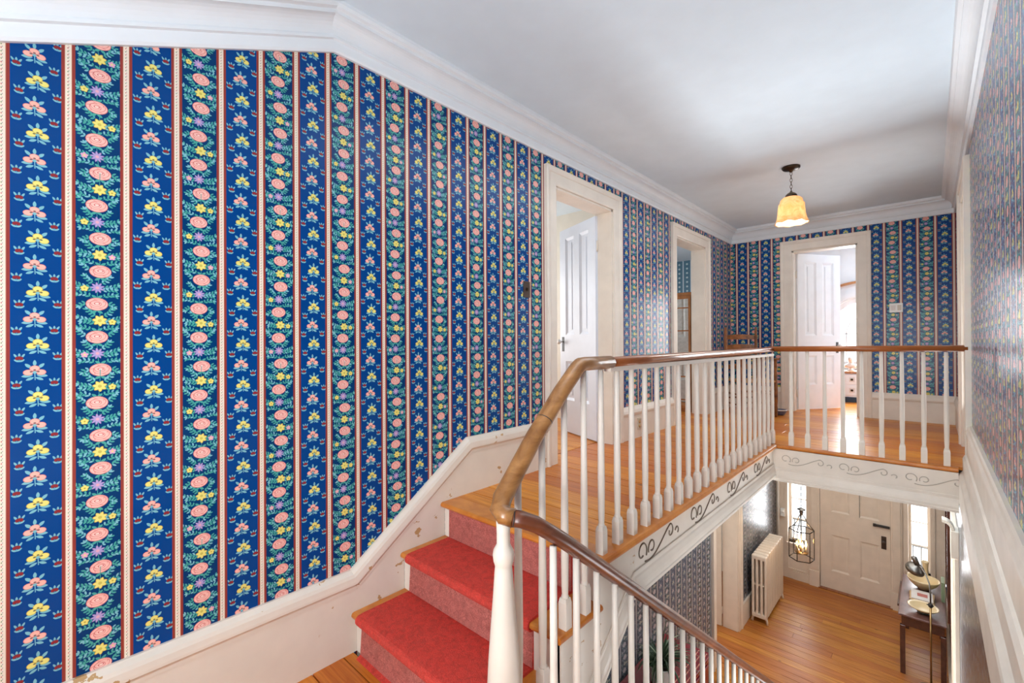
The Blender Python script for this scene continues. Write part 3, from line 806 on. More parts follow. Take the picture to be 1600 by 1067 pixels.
# ------------------------------------------------------------------ front wall of the lower hall: door, sidelights, panelling
FW = YF
SLB = -2.57; SLT = -.75
SLL, SLR = (.27, .555), (1.865, 2.115)
DF = (.742, 1.662)
mbw = wall_boxes(MB(), 'Y', FW, FW + .28, holes(XLL - .20, XR + T, ZL - .1, -.28, [(*SLL, SLB, SLT), (DF[0], DF[1], ZL, -.98), (*SLR, SLB, SLT)]))
struct(mbw.build('wall_lower_front', M['trim_low']))
window('window_3', 'Y', FW + .16, *SLL, SLB, SLT, 1, 5, M['trim'], .035, .016)
window('window_4', 'Y', FW + .16, *SLR, SLB, SLT, 1, 5, M['trim'], .035, .016)
for n_, (a, b) in (('trim_11', SLL), ('trim_12', SLR)):
    mb = MB()
    mb.box(a - .02, b + .02, FW - .05, FW + .14, SLB - .04, SLB)            # sill
    mb.box(a - .05, a, FW - .02, FW + .01, SLB, SLT); mb.box(b, b + .05, FW - .02, FW + .01, SLB, SLT)
    mb.box(a - .01, b + .01, FW - .015, FW + .01, ZL + .16, ZL + .18); mb.box(a - .01, b + .01, FW - .015, FW + .01, SLB - .12, SLB - .10)
    mb.box(a - .01, a + .01, FW - .015, FW + .01, ZL + .18, SLB - .12); mb.box(b - .01, b + .01, FW - .015, FW + .01, ZL + .18, SLB - .12)
    struct(mb.build(n_, M['trim_low']))
mb = MB()
for x0, x1 in ((.60, .742), (1.662, 1.80)):
    mb.box(x0, x1, FW - .03, FW + .01, ZL, -.9); mb.box(x0 + .02, x1 - .02, FW - .045, FW - .03, ZL + .3, -.95)
    mb.box(x0 - .008, x1 + (.0 if x0 < 1 else .008), FW - .05, FW + .01, ZL, ZL + .26)
struct(mb.build('trim_13', M['trim_low'], bevel=.004))
fd = panel_door('door_6', DF[1] - DF[0] - .008, 2.2, .05, M['trim_low'], (DF[0] + .004, FW + .035, ZL + .02), 0,
                [(.15, .40, .30, .90), (.53, .78, .30, .90), (.15, .40, 1.28, 2.05), (.53, .78, 1.28, 2.05)])
MB().box(.73, .905, -.062, -.027, 1.20, 1.232).box(.70, .74, -.058, -.03, 1.195, 1.237).build('bolt', M['iron'], fd, bevel=.003)
MB().box(.527, .533, -.0262, -.02, 1.27, 2.2).build('panel_split', M['iron'], fd)
MB().box(.80, .862, -.032, -.026, .86, 1.06).build('lock_plate', M['dark_plate'], fd, bevel=.002)
MB().lathe([(.008, 0), (.008, .03), (.02, .036), (.027, .05), (.024, .064), (.012, .07)], (.831, -.03, .99), 14, ax=(0, -1, 0)).build('knob', M['dark_plate'], fd)
struct(MB().box(DF[0] - .02, DF[1] + .02, FW - .06, FW + .1, ZL, ZL + .018).build('trim_14', M['rail_brown']))
struct(MB().box(XLL + .26, .60, FW - .02, FW + .01, ZL, ZL + .14).box(1.80, XLR, FW - .02, FW + .01, ZL, ZL + .14).build('baseboard_front', M['trim_low']))
# heating pipe in the corner
pp = thing('heating_pipe', 'white painted vertical pipe in corner left of front door sidelight', 'pipe', (XLL + .05, FW - .08, ZL))
MB().lathe([(.019, 0), (.019, 2.88)], (0, 0, 0), 12).build('pipe', M['trim'], pp)
MB().lathe([(.03, 0), (.03, .02), (.02, .03)], (0, 0, 0), 12).build('floor_collar', M['trim'], pp)
pv = thing('radiator_valve_box', 'small white box fixed beside the corner pipe at sill height', 'thermostat', (XLL + .11, FW - .035, -2.05))
MB().box(-.035, .035, -.03, .03, -.09, .05).build('body', M['porcelain'], pv, bevel=.012)
MB().lathe([(.022, 0), (.022, .02), (.012, .024)], (0, -.03, .01), 12, ax=(0, -1, 0)).build('dial', M['porcelain'], pv)
# lower right wall: door casing standing proud and its head bracket
mb = MB()
mb.box(XLR - .028, XLR, 5.15, 5.29, ZL, -.84); mb.box(XLR - .036, XLR, 5.26, 5.29, ZL, -.84); mb.box(XLR - .028, XLR, 6.15, 6.29, ZL, -.84)
mb.box(XLR - .028, XLR, 5.15, 6.29, -.84, -.70); mb.box(XLR - .05, XLR, 5.14, 5.30, -.84, -.62)
ar = arc(XLR - .10, -.62, .052, 0, R90, 8); br = arc(XLR - .10, -.62, .075, 0, R90, 8)
for k in range(8): mb.prism([ar[k], ar[k + 1], br[k + 1], br[k]], 'Y', 5.17, 5.27)
struct(mb.build('trim_15', M['trim_low'], bevel=.003))
struct(MB().box(XLR - .012, XLR, 5.29, 6.15, ZL, -.84).build('door_7', M['trim_low']))
struct(MB().box(XLR - .025, XLR, wy, 5.15, ZL, ZL + .2).box(XLR - .025, XLR, 6.29, FW, ZL, ZL + .2).build('baseboard_lower_right', M['trim_low']))
struct(MB().box(XLL, XLL + .025, wy, D5[0] - CW, ZL, ZL + .2).box(XLL, XLL + .025, D5[1] + CW, FW, ZL, ZL + .32).build('baseboard_lower_left', M['trim_low']))

# ------------------------------------------------------------------ staircase
st = thing('staircase', 'cream painted staircase with honey pine treads and scroll brackets', 'staircase')
SX0, SX1 = .024, XE - .012
# upper flight: three risers
ris = [(1.70, -.2, 0.0), (1.42, -.4, -.2), (1.14, -.6, -.4)]
for y, z0, z1 in ris:
    MB().box(SX0, SX1 - .008, y, y + .02, z0, z1 - .022).build('riser', M['trim'], st)
def nose_board(x0, x1, y0, y1, z, th=.03, right=True, back=False):
    """tread with a rounded front edge (towards -Y) and a rounded right-hand return"""
    r = th / 2; prof = [(y1, z - th), (y0 + r, z - th)] + [(y0 + r - r * math.sin(t), z - r - r * math.cos(t)) for t in [math.pi * i / 6 for i in range(1, 6)]] + [(y0 + r, z), (y1, z)]
    mb = MB().prism(prof, 'X', x0, x1 - (r if right else 0))
    if right:
        pr = [(x1 - r, z - th)] + [(x1 - r + r * math.sin(t), z - r - r * math.cos(t)) for t in [math.pi * i / 6 for i in range(1, 6)]] + [(x1 - r, z)]
        mb.prism(pr, 'Y', y0 + r * .3, y1)
    return mb
XN = XE + .005
nose_board(SX0, XN, 1.393, 1.70, -.2).build('tread', M['nosing'], st)
nose_board(SX0, XN, 1.110, 1.42, -.4).build('tread', M['nosing'], st)
nose_board(SX0, XE - .075, 1.668, 1.80, 0, right=False).build('tread', M['nosing'], st)
# border boards of the gallery, rounded towards the well
r = .0175
def border(axis):
    prof = [(0, 0), (0, -.035), (.078, -.035)] + [(.078 + r * math.sin(t), -.0175 - r * math.cos(t)) for t in [math.pi * i / 6 for i in range(1, 6)]] + [(.078, 0)]
    return prof
MB().prism([(XE - .075 + a, b) for a, b in border(0)], 'Y', 1.668, YE + .02).build('gallery_nosing', M['nosing'], st, bevel=.001)
MB().prism([(YE + .075 - a, b) for a, b in border(0)], 'X', XE - .06, XLR - .015).build('gallery_nosing', M['nosing'], st)
# cut stringer of the upper flight and the gallery fascia
sx = XE - .012
str_poly = [(1.14, -.6), (1.14, -.43), (1.42, -.43), (1.42, -.23), (1.70, -.23), (1.70, -.03), (2.02, -.03), (2.02, -.24), (1.83, -.36), (1.69, -.5), (1.50, -.66), (1.30, -.84), (1.14, -.98)]
MB().prism(str_poly, 'X', sx - .03, sx).build('stringer', M['chip'], st)
MB().box(sx - .03, sx, 2.02, YE - .0, -.19, -.036).build('fascia', M['trim'], st)
MB().box(XE - .045, XLR - .015, YE - .015, YE + .02, -.21, -.036).build('fascia', M['trim'], st)
fm = [(0, -.02), (0, .0), (.008, .004), (.012, .0), (.012, -.018), (.02, -.026), (.034, -.055), (.038, -.07), (.038, -.085), (.046, -.09), (.046, -.105), (-.03, -.105), (-.03, -.02)]
fm = [(a * .62, b) for a, b in fm]
MB().seg(fm, (sx, 2.0, -.178), (sx, YE - .01, -.178), (1, 0, 0), (0, 0, 1), (0, 1, -.35), (1, -1, 0)).build('fascia_moulding', M['trim'], st)
MB().seg([(a, b * .75) for a, b in fm], (sx, 1.60, -.50), (sx, 2.0, -.178), (1, 0, 0), (0, -.62, .78), None, (0, 1, -.35)).build('fascia_moulding', M['trim'], st)
MB().seg([(a, b * 1.1) for a, b in fm], (sx, YE - .015, -.205), (XLR - .015, YE - .015, -.205), (0, -1, 0), (0, 0, 1), (-1, 1, 0), None).build('fascia_moulding', M['trim'], st)
# carved scrolls on the fascia
def scroll_pts(u0, s):
    out = []
    def sp(cu, cv, r0, r1, a0, a1, n=18):
        return [(cu + (r0 + (r1 - r0) * i / n) * math.cos(a0 + (a1 - a0) * i / n), cv + (r0 + (r1 - r0) * i / n) * math.sin(a0 + (a1 - a0) * i / n)) for i in range(n + 1)]
    out.append(sp(.07, .0, .052, .022, -.6, 5.2)); out.append(sp(.175, -.005, .04, .018, 3.6, -2.2))
    w_ = [(.10 + .3 * i / 16, -.055 + .10 * (i / 16) ** 2 * (3 - 2 * i / 16) - .03 * math.sin(math.pi * i / 16)) for i in range(17)]
    out.append(w_); out.append(sp(.40, .005, .04, .012, 1.6, -3.6)); out.append(sp(.49, -.02, .028, .012, 2.8, -1.0))
    return [[(u0 + u * s, v * s) for u, v in c] for c in out]
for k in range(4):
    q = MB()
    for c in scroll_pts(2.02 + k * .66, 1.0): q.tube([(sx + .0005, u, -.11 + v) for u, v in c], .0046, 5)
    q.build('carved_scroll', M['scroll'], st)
for k in range(3):
    q = MB()
    for c in scroll_pts(1.12 + k * .42, .78): q.tube([(u, YE - .0155, -.118 + v * .95) for u, v in c], .0036, 5)
    q.build('carved_scroll', M['scroll_pale'], st)
# step brackets and lower flight
LX0, LX1 = 1.2, XLR - .005
for i in range(13):
    y = 1.2 + .271 * i; z = ZP - .2 * i
    MB().box(LX0 + .012, LX1, y, y + .02, z - .2, z - .022).build('riser', M['trim'], st)
for i in range(1, 13):
    y = 1.2 + .271 * i; z = ZP - .2 * i
    mb = MB().box(LX0 - .025, LX1, y - .271 + .02, y + .03, z - .03, z)
    mb.build('tread', M['nosing'], st, bevel=.012)
MB().box(XE, XLR - .005, 1.11, 1.23, ZP - .03, ZP + .0005).build('tread', M['nosing'], st, bevel=.01)
pl = [(1.2, ZP - .03)]
for i in range(13):
    y = 1.2 + .271 * i; z = ZP - .2 * i
    pl += [(y, z - .031), (y, z - .2 - .03)] if i == 0 else [(y, z - .031), (y, max(z - .2 - .03, ZL))]
pl += [(4.452, ZL), (4.2, ZL), (1.2, ZP - .55)]
MB().prism(pl, 'X', LX0 - .005, LX0 + .03).build('stringer', M['trim'], st)
MB().box(XLL + .002, XE, 1.141, 1.166, -1.3, ZP - .03).build('landing_trimmer', M['trim'], st)

# carpet runner on the upper flight
def runner():
    th = .012
    p = [(1.695, -.026), (1.690, -.2 + .0), (1.690, -.2)]
    top = [(1.6985, -.03), (1.6985, -.2)]
    pts = []
    def nose(y, z): # from the tread surface round the nosing and back under
        return [(y + .03, z + th)] + [(y + .015 - .027 * math.sin(t), z - .015 + .027 * math.cos(t)) for t in [math.pi * i / 7 for i in range(1, 7)]] + [(y + .024, z - .043)]
    pts += [(1.684, -.032), (1.682, -.19), (1.672, -.19 + th * .2)]
    pts += [(1.66, -.2 + th)] + nose(1.393, -.2) + [(1.408, -.39), (1.398, -.4 + th)]
    pts += nose(1.110, -.4) + [(1.125, -.585), (1.105, -.6 + .003)]
    under = [(1.105, -.6), (1.139, -.6), (1.139, -.43), (1.11, -.43), (1.11, -.4), (1.419, -.4), (1.419, -.23), (1.393, -.23), (1.393, -.2), (1.699, -.2), (1.699, -.032)]
    return pts + under
rm = MB()
rp_ = runner()
rm.prism(rp_, 'X', .082, .94)
ro = rm.build('stair_runner', M['carpet'])
ro.data.materials.append(M['carpet_riser'])
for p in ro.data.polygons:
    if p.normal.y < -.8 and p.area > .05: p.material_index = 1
tag(ro, 'red pile carpet runner laid over the three upper stairs', 'carpet')

# ------------------------------------------------------------------ balustrades
def baluster_mesh(h, sq=.0188, base=.120):
    """square foot with chamfered shoulders, then a tapering turned shaft; h = full height"""
    mb = MB()
    mb.box(-sq, sq, -sq, sq, 0, base - .018)
    a = sq; b = .0135
    v = []
    for z, q in ((base - .018, a), (base, a * .8)):
        v += [(-q, -q, z), (q, -q, z), (q, q, z), (-q, q, z)]
    mb.add(v, [(0, 1, 5, 4), (1, 2, 6, 5), (2, 3, 7, 6), (3, 0, 4, 7), (4, 5, 6, 7)])
    pr = [(.0155, base - .002), (.0155, base + .006), (.0132, base + .010), (.0132, base + .014), (.0146, base + .05), (.0160, base + .15), (.0163, base + .22), (.0154, base + .36), (.0136, base + .52), (.0126, h)]
    pr = [p for p in pr if p[1] < h - .02] + [(pr[-1][0], h)]
    mb.lathe(pr, n=10)
    return mb
bal = thing('gallery_balustrade', 'landing balustrade with worn wooden handrail, cream balusters and tapered newel post', 'balustrade')
BX = 1.062
ZR = .845
HB = ZR - .035
proto = baluster_mesh(HB).build('baluster', M['trim'], bal, (BX, 1.742, 0))
for i in range(1, 22):
    y = 1.742 + .1398 * i
    if y > 4.60: break
    dup(proto, loc=(BX, y, 0))
protob = baluster_mesh(ZR + .022 - .02).build('baluster', M['trim'], bal, (1.212, YE + .03, 0))
for i in range(1, 9): dup(protob, loc=(1.212 + .126 * i, YE + .03, 0))
dup(proto, loc=(BX, YE + .03, 0))
proto2 = {}
def ramp_z(y): return .405 + (y - 1.10) * (.738 - .394) / (1.438 - 1.10)
for y, zz in ((1.604, -.2), (1.466, -.2), (1.325, -.4), (1.19, -.4)):
    top = min(ramp_z(y), ZR) - .03
    baluster_mesh(top - zz).build('baluster', M['trim'], bal, (1.064, y, zz))
# newel: turned, widening downwards, on a square foot
nw = [(.024, .345), (.0225, .30), (.0225, .262), (.026, .256), (.0335, .242), (.036, .226), (.0335, .205), (.030, .196), (.0285, .188), (.030, .175), (.035, .10), (.043, .0), (.052, -.12), (.057, -.22), (.058, -.26), (.050, -.275), (.050, -.285), (.062, -.292), (.062, -.30)]
MB().lathe(nw[::-1], (1.088, 1.09, 0), 24).box(1.023, 1.153, 1.025, 1.155, ZP, -.298).build('newel_post', M['chip'], bal)
# handrails
def rail_prof(w=.03, h=.028):
    p = []
    for i in range(14):
        t = 2 * math.pi * i / 14
        x, z = math.cos(t), math.sin(t)
        p.append((w * x, h * z if z > 0 else h * .85 * z))
    return p
def rail(path, name, mat, parent, w=.031, h=.029):
    """sweep with mitred joints along a polyline, side vector kept level"""
    path = [Vector(p) for p in path]; n = len(path); pr = rail_prof(w, h); v = []
    for i, p in enumerate(path):
        d0 = (path[i] - path[i - 1]).normalized() if i else None
        d1 = (path[i + 1] - path[i]).normalized() if i < n - 1 else None
        dd = ((d0 or d1) + (d1 or d0)).normalized()
        s = dd.cross(Vector((0, 0, 1))).normalized(); u = s.cross(dd)
        k = 1 / max(.5, math.sqrt(max(.05, (1 + d0.dot(d1)) / 2))) if d0 and d1 else 1
        for a, b in pr:
            v.append(p + s * a + u * b)
    m = len(pr)
    f = [(i * m + j, i * m + (j + 1) % m, (i + 1) * m + (j + 1) % m, (i + 1) * m + j) for i in range(n - 1) for j in range(m)]
    f += [tuple(range(m - 1, -1, -1)), tuple(range((n - 1) * m, n * m))]
    return MB().add(v, f, True).build(name, mat, parent)
rail([(BX, 1.80, ZR - .008), (BX, 2.2, ZR - .004), (BX, YE + .028, ZR + .012), (BX + .012, YE + .03, ZR + .012)], 'gallery_handrail', M['rail_brown'], bal, .031, .026)
rail([(BX - .028, YE + .03, ZR + .017), (XLR + .04, YE + .03, ZR + .028)], 'back_handrail', M['rail_orange'], bal, .029, .026)
MB().box(BX - .017, BX + .017, 1.80, YE + .03, ZR - .046, ZR - .024).build('handrail_fillet', M['trim'], bal)
rail([(1.150, 1.073, .366), (1.122, 1.058, .372), (1.100, 1.062, .388), (1.088, 1.088, .416), (1.082, 1.17, .494), (1.075, 1.27, .588), (1.068, 1.44, .733), (1.063, 1.56, .823), (BX, 1.585, .836), (BX, 1.62, .838), (BX, 1.82, ZR - .007)], 'ramp_handrail', M['rail_honey'], bal, .034, .032)
def joint(name, p, d, parent, k=1.02, w=.0322, h=.0302):
    p, d = Vector(p), Vector(d).normalized()
    return rail([p - d * .0018, p + d * .0018], name, M['iron'], parent, w * k, h * k)
joint('joint_line', (1.0725, 1.33, .639), (-.007, .17, .144), bal, 1.0, .0342, .0322)
lb = thing('stair_balustrade', 'lower stair balustrade with dark mahogany handrail sloping down past newel', 'balustrade')
def low_z(y): return .245 - .737 * (y - 1.271)
LBX = 1.2
rail([(1.144, 1.068, .366), (1.166, 1.093, .360), (1.186, 1.14, .336), (1.197, 1.20, .294), (LBX, 1.27, .245), (LBX, 1.40, low_z(1.40))] + [(LBX, y, low_z(y)) for y in (1.6, 2.2, 3.0, 3.8, 4.45)], 'lower_handrail', M['rail_dark'], lb, .031, .029)
joint('joint_line', (1.147, 1.072, .3655), (.022, .025, -.006), lb, 1.0, .0318, .0298)
for i in range(24):
    y = 1.2145 + .1335 * i
    if y > 4.45: break
    step = max(0, math.ceil((y - 1.2) / .271 - 1e-6))
    zz = ZP - .2 * step
    hgt = (low_z(y) if y > 1.3 else .275) - .028 - zz
    baluster_mesh(hgt).build('baluster', M['trim'], lb, (LBX, y, zz))
MB().lathe([(.05, 0), (.05, .2), (.032, .22), (.034, .9), (.04, 1.0), (.03, 1.06)], (LBX, 4.50, ZL), 16).build('newel_post', M['trim'], lb)

# ------------------------------------------------------------------ fittings on the walls
sw = thing('light_switch', 'dark brown switch plate on blue wallpaper left of first doorway', 'light switch', (.0, 2.472, 1.315))
MB().box(0, .006, -.036, .036, -.058, .058).build('plate', M['dark_plate'], sw, bevel=.002)
MB().box(.006, .016, -.006, .006, -.012, .012).build('toggle', M['bronze'], sw, bevel=.002)
ou = thing('wall_outlet', 'beige power outlet set in baseboard between the two left doorways', 'outlet', (.022, 4.13, .135))
MB().box(0, .006, -.035, .035, -.058, .058).build('plate', M['beige'], ou, bevel=.002)
for s in (-1, 1): MB().lathe([(.017, 0), (.017, .004)], (.006, 0, s * .022), 14, ax=(1, 0, 0)).build('socket', M['paper_tan'], ou)
ths = thing('wall_thermostat', 'square cream thermostat with dial right of white panelled door', 'thermostat', (1.838, YB, 1.325))
MB().box(-.062, .062, -.02, 0, -.055, .055).build('body', M['porcelain'], ths, bevel=.006)
MB().box(-.045, -.005, -.026, -.02, -.03, .028).build('cover', M['paper_white'], ths, bevel=.002)
MB().box(.012, .048, -.026, -.02, -.032, .032).build('dial_window', M['beige'], ths, bevel=.002)

# ------------------------------------------------------------------ pendant lamp
pl_ = thing('pendant_lamp', 'bell shaped amber glass pendant lamp on chain under hall ceiling', 'lamp', (1.20, 4.82, ZC))
MB().lathe([(.074, 0), (.074, -.012), (.066, -.022), (.05, -.028), (.018, -.034), (.012, -.048), (.006, -.05)], n=24).build('canopy', M['bronze'], pl_)
def chain(z0, z1, n, parent, mat, r=.0022, wd=.009):
    h = (z0 - z1) / n
    q = None
    for i in range(n):
        zc = z0 - h * (i + .5)
        if q is None:
            q = MB().tube([(wd * math.cos(t), 0, (h * .62) * math.sin(t)) for t in [2 * math.pi * k / 12 for k in range(12)]], r, 6, closed=True).build('chain_link', mat, parent, (0, 0, zc))
        else:
            c = dup(q, loc=(0, 0, zc)); c.rotation_euler.z = R90 * (i % 2)
chain(-.048, -.226, 6, pl_, M['bronze'])
MB().lathe([(.008, -.222), (.012, -.232), (.03, -.242), (.046, -.258), (.05, -.272), (.046, -.28)], n=20).build('shade_fitter', M['bronze'], pl_)
sh = MB(); sp_ = [(.048, -.282), (.066, -.288), (.084, -.305), (.090, -.335), (.100, -.345), (.104, -.39), (.108, -.44), (.115, -.48), (.128, -.512), (.134, -.522)]
nn = 32; vs = []
for k, (rr_, zz) in enumerate(sp_):
    for i in range(nn):
        t = 2 * math.pi * i / nn; f_ = 1 + (.035 * math.cos(8 * t) if k > 6 else .012 * math.cos(8 * t))
        vs.append((rr_ * f_ * math.cos(t), rr_ * f_ * math.sin(t), zz + (.006 * math.cos(8 * t) if k == len(sp_) - 1 else 0)))
sh.add(vs, [(k * nn + i, k * nn + (i + 1) % nn, (k + 1) * nn + (i + 1) % nn, (k + 1) * nn + i) for k in range(len(sp_) - 1) for i in range(nn)], True)
so = sh.build('shade', M['amber'], pl_); sm_ = so.modifiers.new('solid', 'SOLIDIFY'); sm_.thickness = .004
MB().sphere((0, 0, -.40), .034, 14, 10, 1.2).build('bulb', M['bulb'], pl_)
pt = bpy.data.lights.new('pendant_glow', 'POINT'); pt.energy = 15; pt.color = (1, .92, .82); pt.shadow_soft_size = .03
po = bpy.data.objects.new('pendant_glow', pt); COL.objects.link(po); po.location = (1.20, 4.82, ZC - .47)

# ------------------------------------------------------------------ ladder-back chair in the corner
ch = thing('ladder_back_armchair', 'oak ladder back armchair with rush seat standing in far left corner', 'chair', (.43, 6.33, 0), math.radians(45))
# local: faces -Y; right = +X
cw, cd = .215, .20
for s in (-1, 1):
    prof = [(.014, 0), (.017, .04), (.019, .40), (.021, .44), (.017, .47), (.019, .60), (.019, 1.02), (.013, 1.045), (.020, 1.065), (.012, 1.085), (.017, 1.10), (.010, 1.125), (.003, 1.13)]
    MB().lathe(prof, (s * cw * .95, cd, 0), 12).build('back_post', M['chair'], ch)
    prof = [(.014, 0), (.018, .05), (.02, .12), (.017, .14), (.022, .20), (.022, .38), (.018, .46), (.022, .52), (.015, .57), (.021, .62), (.016, .68), (.02, .70), (.02, .71)]
    MB().lathe(prof, (s * cw, -cd, 0), 12).build('front_post', M['chair'], ch)
    MB().box(s * cw - .026, s * cw + .026, -cd - .05, cd + .005, .705, .728).build('arm', M['chair'], ch, bevel=.009)
    for z in (.14, .27): MB().tube([(s * cw, -cd, z), (s * cw * .95, cd, z)], .011, 8).build('stretcher', M['chair'], ch)
for z in (.18, .32): MB().tube([(-cw, -cd, z), (cw, -cd, z)], .012, 8).build('stretcher', M['chair'], ch)
MB().tube([(-cw, cd, .2), (cw, cd, .2)], .011, 8).build('stretcher', M['chair'], ch)
for z, hh in ((.99, .05), (.86, .05), (.73, .05), (.60, .05)):
    n = 10; v = []
    for yy in (-.006, .006):
        for zz in (-1, 1):
            for i in range(n + 1):
                t = i / n * 2 - 1
                v.append((t * cw * .95, cd + yy + .02 * (1 - t * t), z + zz * (hh / 2 if zz < 0 else hh / 2 + .018 * (1 - t * t))))
    m = n + 1; f = []
    for i in range(n):
        f += [(i, i + 1, m + i + 1, m + i), (2 * m + i, 3 * m + i, 3 * m + i + 1, 2 * m + i + 1), (m + i, m + i + 1, 3 * m + i + 1, 3 * m + i), (i, 2 * m + i, 2 * m + i + 1, i + 1)]
    f += [(0, m, 3 * m, 2 * m), (n, 2 * m + n, 3 * m + n, m + n)]
    MB().add(v, f, False).build('back_slat', M['chair'], ch)
MB().box(-cw - .012, cw + .012, -cd - .015, cd, .425, .452).build('seat', M['rush'], ch, bevel=.012)

bw = thing('small_bowl', 'small slate blue bowl on floor beside back doorway casing', 'bowl', (.72, 6.55, .002))
MB().lathe([(.045, 0), (.052, .006), (.07, .035), (.078, .06), (.082, .066), (.078, .068), (.066, .04), (.03, .014), (.001, .012)], n=24).build('bowl_body', M['blue_pot'], bw)
MB().lathe([(.079, .058), (.085, .066), (.079, .071)], n=24, cap=False).build('rim', M['porcelain'], bw)

# ------------------------------------------------------------------ back room furniture
cb = thing('window_chest', 'white low chest with square pulls and wooden top under arched window', 'chest', (1.35, 8.80, 0))
MB().box(-.62, .62, -.18, .18, .08, .44).build('body', M['white'], cb)
MB().box(-.63, .63, -.19, .19, 0, .08).build('plinth', M['navy'], cb)
MB().box(-.66, .66, -.21, .21, .44, .475).build('top', M['winewood'], cb, bevel=.006)
for i in range(6):
    for z in (.11, .275):
        x = -.6 + i * .2
        d = MB().box(x + .006, x + .194, -.196, -.18, z, z + .15).build('drawer', M['white'], cb, bevel=.004)
        MB().box(x + .065, x + .135, -.202, -.196, z + .04, z + .11).build('pull_plate', M['paper_white'], d, bevel=.002)
        MB().box(x + .084, x + .116, -.22, -.202, z + .06, z + .09).build('pull', M['bronze'], d, bevel=.003)
bu = thing('plaster_bust', 'pale plaster bust standing on wooden top of window chest', 'bust', (1.22, 8.76, .475))
MB().lathe([(.055, 0), (.058, .012), (.03, .02), (.026, .045), (.045, .05)], n=20).build('socle', M['bust'], bu)
bb = MB(); vs = []; N_ = 20
rings = [(.075, .045, .05), (.085, .05, .075), (.075, .045, .098), (.038, .034, .112), (.028, .03, .130), (.034, .040, .146), (.043, .052, .165), (.047, .056, .185), (.045, .055, .205), (.035, .044, .222), (.012, .016, .232)]
for rx, ry, z in rings:
    for i in range(N_):
        t = 2 * math.pi * i / N_
        y = -ry * math.cos(t); x = rx * math.sin(t)
        if .15 < z < .19 and abs(t) < .35 or (.15 < z < .19 and abs(t - 2 * math.pi) < .35): y -= .012
        vs.append((x, y - (.008 if z > .14 else 0), z))
bb.add(vs, [(k * N_ + i, k * N_ + (i + 1) % N_, (k + 1) * N_ + (i + 1) % N_, (k + 1) * N_ + i) for k in range(len(rings) - 1) for i in range(N_)] + [tuple(range(N_ - 1, -1, -1)), tuple(range((len(rings) - 1) * N_, len(rings) * N_))], True)
bb.build('head_and_shoulders', M['bust'], bu)

# ------------------------------------------------------------------ glazed cabinet in the rear bedroom
gw, gh, gd = .64, 1.55, .32
gc = thing('glazed_cabinet', 'tall pine framed glazed cabinet seen through second left doorway', 'cabinet', (-T - .025 - gw / 2, D2[1] + .045, 0))
MB().box(-gw / 2, gw / 2, 0, gd, 0, .05).build('plinth', M['winewood'], gc)
MB().box(-gw / 2, -gw / 2 + .02, 0, gd, .05, gh).build('side', M['winewood'], gc); MB().box(gw / 2 - .02, gw / 2, 0, gd, .05, gh).build('side', M['winewood'], gc)
MB().box(-gw / 2 - .01, gw / 2 + .01, -.02, gd, gh, gh + .045).build('top', M['winewood'], gc)
MB().box(-gw / 2 + .02, gw / 2 - .02, gd - .02, gd, .05, gh).build('back', M['bluewhite'], gc)
for s in (0, 1):
    x0 = -gw / 2 + s * gw / 2; x1 = x0 + gw / 2 - .002
    d = MB().box(x0, x0 + .03, -.022, -.001, .05, gh - .002).box(x1 - .03, x1, -.022, -.001, .05, gh - .002).box(x0 + .03, x1 - .03, -.022, -.001, .05, .09).box(x0 + .03, x1 - .03, -.022, -.001, gh - .04, gh - .002).build('door', M['winewood'], gc)
    zs = [.09, .165, .473, .78, 1.085, 1.39, gh - .04]
    for z in zs[1:-1]: MB().box(x0 + .03, x1 - .03, -.018, -.004, z - .008, z + .008).build('glazing_bar', M['winewood'], d)
    for k in range(6): MB().box(x0 + .03, x1 - .03, -.012, -.009, zs[k], zs[k + 1]).build('pane', M['mirror'], d)

# ------------------------------------------------------------------ lower hall furniture
# radiator
ra = thing('cast_iron_radiator', 'cream painted cast iron column radiator along lower hall left wall', 'radiator', (XLL + .17, 7.36, ZL))
sec = MB()
bars = [-.085, -.03, .03, .085]
for x in bars: sec.obox((x, 0, .53), (1, 0, 0), (0, 1, 0), (0, 0, 1), .0165, .042, .42)
for z in (.11, .55, .955):
    sec.obox((0, 0, z), (1, 0, 0), (0, 1, 0), (0, 0, 1), .10, .042 if z != .55 else .024, .032 if z != .55 else .014)
s0 = sec.build('section', M['trim_low'], ra, (0, .03, 0), bevel=.016)
for i in range(1, 10): dup(s0, loc=(0, .03 + .104 * i, 0))
for y in (.03, .03 + .104 * 9):
    for x in (-.075, .075):
        MB().tube([(x, y, .10), (x * 1.25, y, .05), (x * 1.35, y, 0)], [.022, .016, .02], 8).build('foot', M['trim_low'], ra)
MB().tube([(0, .975, .10), (0, 1.05, .10), (0, 1.05, .0)], .013, 8).build('valve_pipe', M['trim_low'], ra)

# hexagonal lantern
la = thing('hanging_lantern', 'hexagonal glass lantern with dark metal frame hanging before front door', 'lantern', (.755, 7.6, -.30))
MB().lathe([(.06, 0), (.06, -.012), (.02, -.025)], n=16).build('canopy', M['pewter'], la)
chain(-.02, -1.16, 26, la, M['pewter'], .0028, .011)
MB().lathe([(.008, -1.15), (.05, -1.17), (.052, -1.178), (.02, -1.19), (.026, -1.21), (.02, -1.24), (.01, -1.26)], n=16).build('crown', M['pewter'], la)
hx = lambda r, k, z: (r * math.cos(math.pi / 3 * k + .35), r * math.sin(math.pi / 3 * k + .35), z)
zt_, zb_ = -1.46, -1.87
fr = MB()
for k in range(6):
    fr.tube([hx(.155, k, zt_), hx(.155, k, zb_)], .0055, 6); fr.tube([hx(.155, k, zt_), hx(.155, k + 1, zt_)], .0065, 6); fr.tube([hx(.155, k, zb_), hx(.155, k + 1, zb_)], .0065, 6)
fr.build('frame', M['bronze'], la)
